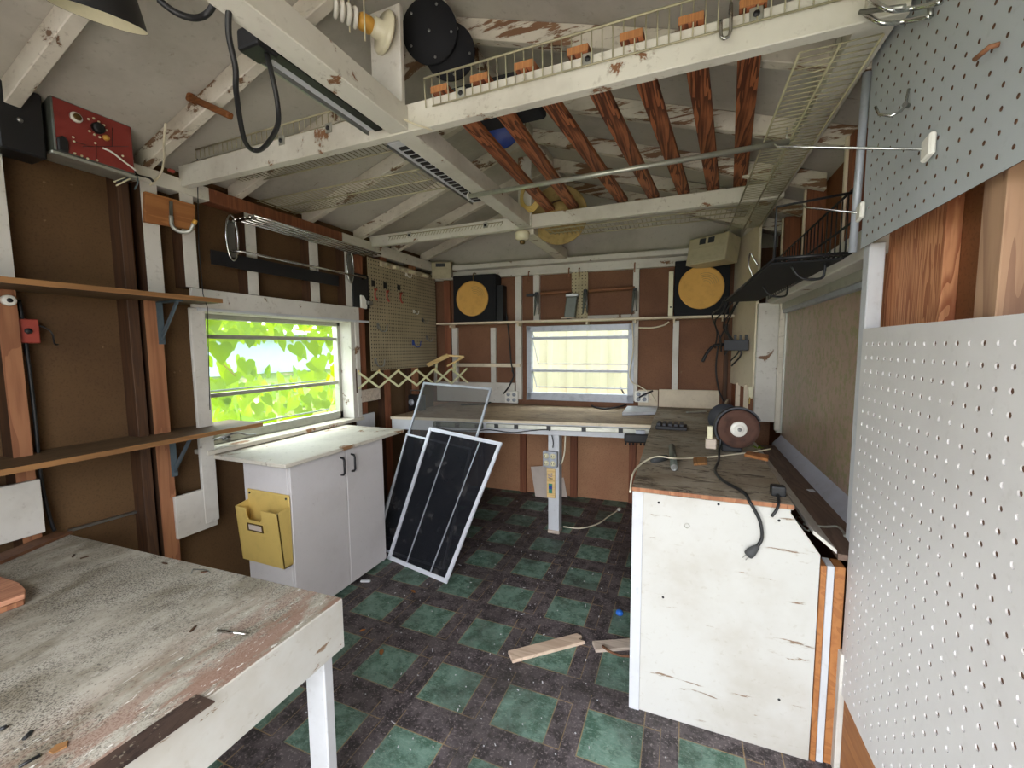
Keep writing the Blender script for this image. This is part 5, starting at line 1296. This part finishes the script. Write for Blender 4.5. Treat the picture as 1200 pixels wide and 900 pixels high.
fr = MB().slab([FP(ya_+.006, .03), FP(yb2-.006, .03), FP(yb2-.006, .97), FP(ya_+.006, .97)], (.004, 0, 0)).build('front', M['red'], t)
MB().slab([FP(ya_-.01, -.06), FP(yb2+.01, -.06), FP(yb2+.01, -.0), FP(ya_-.01, -.0)], (-.12, 0, 0)).build('bottom_rail', M['galv'], t, .003)
xn = V((1, 0, 0))
def knob(u, v, r, h, m, nm):
    MB().lathe([(r, 0), (r*.95, h), (r*.6, h*1.1), (0, h*1.1)], fsurf(u, v)+xn*.004, xn, 20).build(nm, M[m], fr)
knob(113, 151, .022, .022, 'black', 'dial'); knob(88, 138, .021, .008, 'white_pl', 'meter'); knob(89, 138, .014, .011, 'brass', 'meter_face')
s = MB()
for (u, v) in ((103, 140), (109, 139), (115, 143), (121, 147), (124, 153), (110, 158), (116, 161), (87, 180), (95, 183), (102, 186), (113, 188), (104, 154), (111, 168), (143, 183), (85, 161), (86, 166)):
    MB().lathe([(.0045, 0), (.004, .004), (0, .005)], fsurf(u, v)+xn*.004, xn, 8).build('indicator', M['cream'], fr)
MB().lathe([(.012, 0), (.011, .012), (0, .014)], fsurf(123, 162)+xn*.004, xn, 14).build('lamp_lens', M['amber'], fr)
m = MB()
for a, b in (((96, 172), (150, 172)), ((112, 168), (112, 190)), ((131, 150), (131, 172)), ((85, 166), (100, 170))): m.tube([fsurf(*a)+xn*.005, fsurf(*b)+xn*.005], .0012, 5)
m.build('printed_lines', M['black'], fr)
p = fsurf(73, 170); MB().slab([p+V((.004, -.02, -.03)), p+V((.004, .012, -.03)), p+V((.004, .014, .02)), p+V((.004, .0, .035)), p+V((.004, -.02, .02))], (.016, 0, 0)).build('handle_plate', M['black'], fr, .004)
MB().tube(smooth_path([fsurf(119, 174)+xn*.01, fsurf(128, 180)+xn*.025, fsurf(140, 190)+xn*.03, fsurf(155, 201)+xn*.03], 5), .004, 6).build('test_lead', M['white_pl'], t)
MB().box(-2.52, -2.40, ya_-.15, ya_-.02, 2.30, 2.55).build('side_box', M['black'], t, .006)
p = V((-2.398, ya_-.09, 2.42)); MB().lathe([(.01, 0), (.008, .006), (0, .007)], p, (1, 0, 0), 10).build('side_button', M['steel'], t)
# wire bundle at its corner
RW = random.Random(4)
c = V((-2.44, yb2+.03, 2.37))
for k in range(6):
    d = V((RW.uniform(-.02, .08), RW.uniform(-.10, .06), RW.uniform(-.10, -.02)))
    solo(MB().tube(smooth_path([c+V((0, -.02, .05)), c, c+d*.6+V((.02, 0, 0)), c+d], 4), .0035, 6), 'wire', M[['cord_black', 'cream', 'cord_black', 'blue_bracket', 'cream', 'cord_black'][k]], 'loose wire end in the bundle under the red panel box', 'wire', 'loose wires under the red panel box')
solo(MB().tube(smooth_path([on(194, 145, z=2.5), on(192, 165, z=2.46), on(192, 190, z=2.42), on(187, 206, z=2.39), on(176, 217, x=-2.42)], 5), .0045, 6), 'cord', M['cord_white'], 'cream twisted cord hanging from the rafter right of the red box', 'cord')
solo(MB().box(-2.46, -2.44, 1.40, 1.43, 2.437, 2.452), 'red_connector', M['redhook'], 'small red connector among wires beside the red panel box', 'connector', bevel=.004)
# brown block on the rafter
a, b = on(222, 114, y=1.30), on(270, 136, y=1.31)
t = thing('wooden_peg', 'thick brown wooden peg nailed across the left rafter', 'peg', a)
MB().bar(a, b, .03, .028).build('peg', M['peg_wood'], t, .007, 2)
MB().bar(a+(a-b).normalized()*.0, a+(b-a).normalized()*.035, .036, .038).build('head', M['peg_wood'], t, .008, 2)
# ---- black cone lampshade at the top left ----
c = on(116, 20, z=2.46)
t = thing('cone_lampshade', 'black cone lampshade with cream inside hanging at the upper left', 'lampshade', c)
ax = V((.3, -.17, .94)).normalized()
MB().lathe([(.105, 0), (.103, .004), (.06, .18), (.03, .20)], c, ax, 40, cap=False).build('shade', M['black'], t)
MB().lathe([(.104, .0005), (.1, .003), (.056, .178), (0, .179)], c, ax, 40, cap=False).build('lining', M['cream'], t)
MB().lathe([(.03, .19), (.03, .26), (.02, .27), (.0, .27)], c, ax, 16).build('socket', M['black'], t)
e = c+ax*.265; MB().tube([e, V((e.x, e.y, zr(e.x)+.09))], .006, 8).build('flex', M['cord_black'], t)
# ================================================================ ON THE FLOOR
def plank(u0, v0, u1, v1, w, lab, m='rawboard', h=.018, bite=True):
    a, b = on(u0, v0, z=h/2), on(u1, v1, z=h/2); d = (b-a).normalized(); s = V((-d.y, d.x, 0))*(w/2)
    a.z = b.z = 0
    q = [a-s, b-s, b-s*.2-d*.025, b+s*.2+d*.004, b+s-d*.012, a+s] if bite else [a-s, b-s, b+s, a+s]
    return solo(MB().slab([p+V((0, 0, .0005)) for p in q], (0, 0, h)), 'broken_board', M[m], lab, 'board', bevel=.002)
plank(598, 770, 682, 748, .07, 'broken pale board lying on the floor in the open')
t = plank(696, 758, 752, 754, .065, 'splintered board tucked against the right bench foot', 'scrapw', bite=False)
p = on(716, 757, z=.024)
solo(MB().tube(smooth_path([on(706, 757, z=.025), on(714, 763, z=.026), on(726, 768, z=.025), on(738, 769, z=.024)], 5), .006, 6), 'wood_splinter', M['stud'], 'curved splinter lying on the board by the bench foot', 'splinter')
c = on(726, 717, z=.012)
t = thing('bottle_cap', 'blue bottle cap on the floor near the right bench', 'bottle cap', (c.x, c.y, 0))
MB().lathe([(.019, 0), (.0195, .014), (.016, .02), (.008, .023), (0, .0235)], (c.x, c.y, 0), (0, 0, 1), 24).build('cap', M['bluecap'], t)
m = MB()
for k in range(24): a = k*2*math.pi/24; m.box(c.x+.0195*math.cos(a)-.0008, c.x+.0195*math.cos(a)+.0008, c.y+.0195*math.sin(a)-.0008, c.y+.0195*math.sin(a)+.0008, .001, .010)
m.build('ridge', M['bluecap'], t)
RL = random.Random(9)
for k, (u, v, s) in enumerate(((484, 693, .022), (447, 764, .022), (425, 739, .018))):
    c = on(u, v, z=.008); a = RL.uniform(0, 6); e = V((math.cos(a), math.sin(a), .12)); g2 = V((-math.sin(a), math.cos(a), .05)); m = MB()
    pts = [(-1, 0), (-.5, .45), (.2, .5), (1, 0), (.2, -.5), (-.5, -.45)]
    P = [c+e*(x*s)+g2*(y*s)+V((0, 0, .35*s*abs(y))) for x, y in pts]; m.add([c]+P, [[0, i+1, (i+1) % 6+1] for i in range(6)])
    solo(m, 'dead_leaf', M['deadleaf'], ['curled brown leaf on the floor near the cabinet end', 'brown leaf on a green tile beside the workbench leg', 'faint brown leaf between cabinet and workbench'][k], 'leaf')
p = on(428, 681, z=.008)
solo(MB().bar(p-V((.03, .01, 0)), p+V((.03, .015, 0)), .02, .014), 'white_stick', M['white_clean'], 'short white stick at the foot of the cabinet', 'stick', bevel=.004)
m = MB(); RD = random.Random(21)
for k in range(230):
    y = .9+RD.random()**1.2*2.9; x = RD.uniform(-1.75, -.22 if y > 1.70 else .35)
    a = RD.uniform(0, 6.3); L = RD.choice((.0025, .003, .003, .004, .006, .014 if k % 5 == 0 else .003)); w = RD.uniform(.0012, .003); h = RD.uniform(.0008, .003)
    e = V((math.cos(a), math.sin(a), 0)); s = V((-math.sin(a), math.cos(a), 0)); c = V((x, y, .0003))
    m.slab([c-e*L-s*w, c+e*L-s*w*.6, c+e*L*.9+s*w, c-e*L*.8+s*w], (0, 0, h))
tag(m.build('debris', M['white_clean']), 'white paint flakes and wood chips scattered over the tile floor', 'debris', kind='stuff')
# ================================================================ OUTSIDE AND LIGHT
g = MB(); g.add([(-40, -40, -.12), (40, -40, -.12), (40, 40, -.12), (-40, 40, -.12)], [[0, 1, 2, 3]]); struct(g, 'ground', M['ground'])
struct(MB().box(-7, 7, -9, Y0-.1, -.119, -.06), 'bounce_pavement', flat('bounce_grey', '#a8a29a', .9, var=.2))  # unseen grey slab added before the doorway to neutralise green ground bounce
# corrugated fence behind the back window
m = MB(); yv = 6.1; pr = []
for i in range(76):
    x = -4.6 + i*.1; pr.append((x, yv+(.05 if i % 3 == 0 else 0) + SK*(x+1), 0))
vs = [(p[0], p[1], -.12) for p in pr] + [(p[0], p[1], 2.5) for p in pr]; nn = len(pr)
m.add(vs, [[i, i+1, nn+i+1, nn+i] for i in range(nn-1)])
tag(m.build('metal_fence', M['fence_out']), 'cream corrugated metal fence outside the back window', 'fence')
# vine over the left window
lf = MB(); RL = random.Random(3)
def heart(c, s, nrm, roll):
    n = V(nrm).normalized(); e = n.cross(V((0, 0, 1))).normalized(); up = e.cross(n)
    a, b = e*math.cos(roll)+up*math.sin(roll), up*math.cos(roll)-e*math.sin(roll)
    pts = [(0, .30), (.16, .46), (.34, .44), (.46, .26), (.44, .02), (.30, -.22), (.12, -.46), (0, -.62), (-.12, -.46), (-.30, -.22), (-.44, .02), (-.46, .26), (-.34, .44), (-.16, .46)]
    P = [c + a*(x*s)+b*(y*s)+n*(s*.18*abs(x)) for x, y in pts]
    ctr = c + b*(-.05*s)
    lf.add([ctr]+P, [[0, i+1, (i+1) % 14+1] for i in range(14)], True)
def leafpx(u, v, x, s, roll=0): heart(on(u, v, x=x), s, (1, RL.uniform(-.7, .3), RL.uniform(-.2, .6)), roll)
for u, v, s in ((258, 412, .15), (268, 397, .15), (330, 403, .11), (309, 395, .08), (292, 400, .09), (366, 408, .15), (340, 395, .09), (355, 398, .09), (385, 400, .1), (375, 425, .14), (245, 395, .1), (250, 380, .1)):
    leafpx(u, v, RL.uniform(-2.74, -2.86), s, RL.uniform(-.3, .3))
for i in range(150):
    k = RL.random()
    if k < .5: u, v = RL.uniform(235, 405), RL.uniform(370, 398)
    elif k < .60: u, v = RL.uniform(236, 300), RL.uniform(420, 465)
    elif k < .78: u, v = RL.uniform(345, 402), RL.uniform(405, 455)
    else: u, v = RL.uniform(240, 402), RL.uniform(460, 500)
    leafpx(u, v, RL.uniform(-2.86, -3.6), RL.uniform(.08, .14), RL.uniform(-.6, .6))
t = thing('climbing_vine', 'bright green heart leaved vine hanging over the left window', 'vine', (-2.9, 2.1, -.1))
lf.build('foliage', M['leaf'], t)
m = MB()
m.tube(smooth_path([V((-2.95, .8, -.12)), V((-2.9, 1.0, .9)), V((-2.82, 1.5, 1.72)), V((-2.8, 2.1, 1.78)), V((-2.82, 2.9, 1.74))], 8), .006, 6)
m.tube(smooth_path([V((-2.82, 1.5, 1.72)), V((-2.84, 1.75, 1.55)), V((-2.85, 1.95, 1.35))], 6), .004, 6)
m.build('stem', M['straw'], t)
# rising bank with low growth, an outbuilding and a far hedge
def zb_(x): return -.12 + .16*max(0, -3-x)
m = MB(); m.add([(-3, -6, -.121), (-3, 14, -.121), (-14, 14, zb_(-14)), (-14, -6, zb_(-14))], [[0, 1, 2, 3]])
struct(m, 'lawn', M['ground'])
m = MB(); RG = random.Random(5)
for i in range(2600):
    x, y = RG.uniform(-10.5, -3.3), RG.uniform(-1, 11); h = RG.uniform(.10, .34); a = RG.uniform(0, 6.28); w = RG.uniform(.03, .09)
    if (-6.3 < x < -5.5 and RG.random() < .9) or (x < -8.0 and y > 2.2 and RG.random() < .9): continue
    dx, dy = math.cos(a)*w, math.sin(a)*w; lx, ly = RG.uniform(-.15, .15), RG.uniform(-.15, .15); z = zb_(x)
    m.add([(x-dx, y-dy, z), (x+dx, y+dy, z), (x+dx*.9+lx*.5, y+dy*.9+ly*.5, z+h*.6), (x+lx, y+ly, z+h), (x-dx*.9+lx*.5, y-dy*.9+ly*.5, z+h*.6)], [[0, 1, 2, 3, 4]])
tag(m.build('grass', M['leaf']), 'bright weeds growing on the bank beyond the left window', 'grass', kind='stuff')
m = MB()
for i in range(1500):
    c = V((RG.uniform(-13.5, -12), RG.uniform(-4, 16), 0)); c.z = 1.4 + RG.random()**1.2*1.6
    n = V((RG.uniform(-1, 1), RG.uniform(-1, 1), RG.uniform(-.2, 1))).normalized(); e = n.orthogonal().normalized(); b = n.cross(e); s = RG.uniform(.12, .28)
    m.add([c-e*s, c+b*s*.6, c+e*s, c-b*s*.6], [[0, 1, 2, 3]])
tag(m.build('hedge', M['leaf']), 'bright hedge far beyond the left window', 'hedge', kind='stuff')
bt = thing('outbuilding', 'pale low outbuilding on the bank far beyond the left window', 'building', (-10, 6, zb_(-9.2)))
MB().box(-11, -9.6, 3.2, 10, zb_(-9.2)-.1, 1.9).build('wall', flat('outbuilding_wall', '#8fa0a4', .8), bt)
MB().slab([(-11.2, 2.9, 1.9), (-9.2, 2.9, 1.9), (-9.2, 10.3, 1.9), (-11.2, 10.3, 1.9)], (0, 0, .1)).build('roof', flat('outbuilding_roof', '#b9bcb8', .8), bt)

w = bpy.data.worlds.new('world'); SC.world = w; w.use_nodes = True
nt = w.node_tree; bg = nt.nodes['Background']; bg.inputs[0].default_value = (.92, .95, 1.0, 1); bg.inputs[1].default_value = 1.9
sd = bpy.data.lights.new('sun', 'SUN'); so = bpy.data.objects.new('sun', sd); COL.objects.link(so)
sd.energy = 2.2; sd.angle = math.radians(25); sd.color = (1, .96, .88)
so.rotation_euler = V((.30, -.10, -1.0)).to_track_quat('-Z', 'Y').to_euler()
# portals: guide the sampler through the openings, they give off nothing
def portal(c, n, sx, sy):
    d = bpy.data.lights.new('portal', 'AREA'); d.shape = 'RECTANGLE'; d.size = sx; d.size_y = sy; d.cycles.is_portal = True
    o = bpy.data.objects.new('portal', d); COL.objects.link(o); o.location = c; o.rotation_euler = V(n).to_track_quat('-Z', 'Y').to_euler(); return o
portal(((DX0+DX1)/2, Y0-.12, DZ/2), (0, 1, 0), DX1-DX0, DZ)
portal((XL-.12, 2.13, 1.38), (1, 0, 0), 1.06, .8)
SC.view_settings.exposure = 2.45
SC.cycles.max_bounces = 8; SC.cycles.diffuse_bounces = 6; SC.cycles.transparent_max_bounces = 12
SC.cycles.use_denoising = True; SC.cycles.sample_clamp_indirect = 6
try: SC.cycles.denoiser = 'OPENIMAGEDENOISE'
except Exception: pass
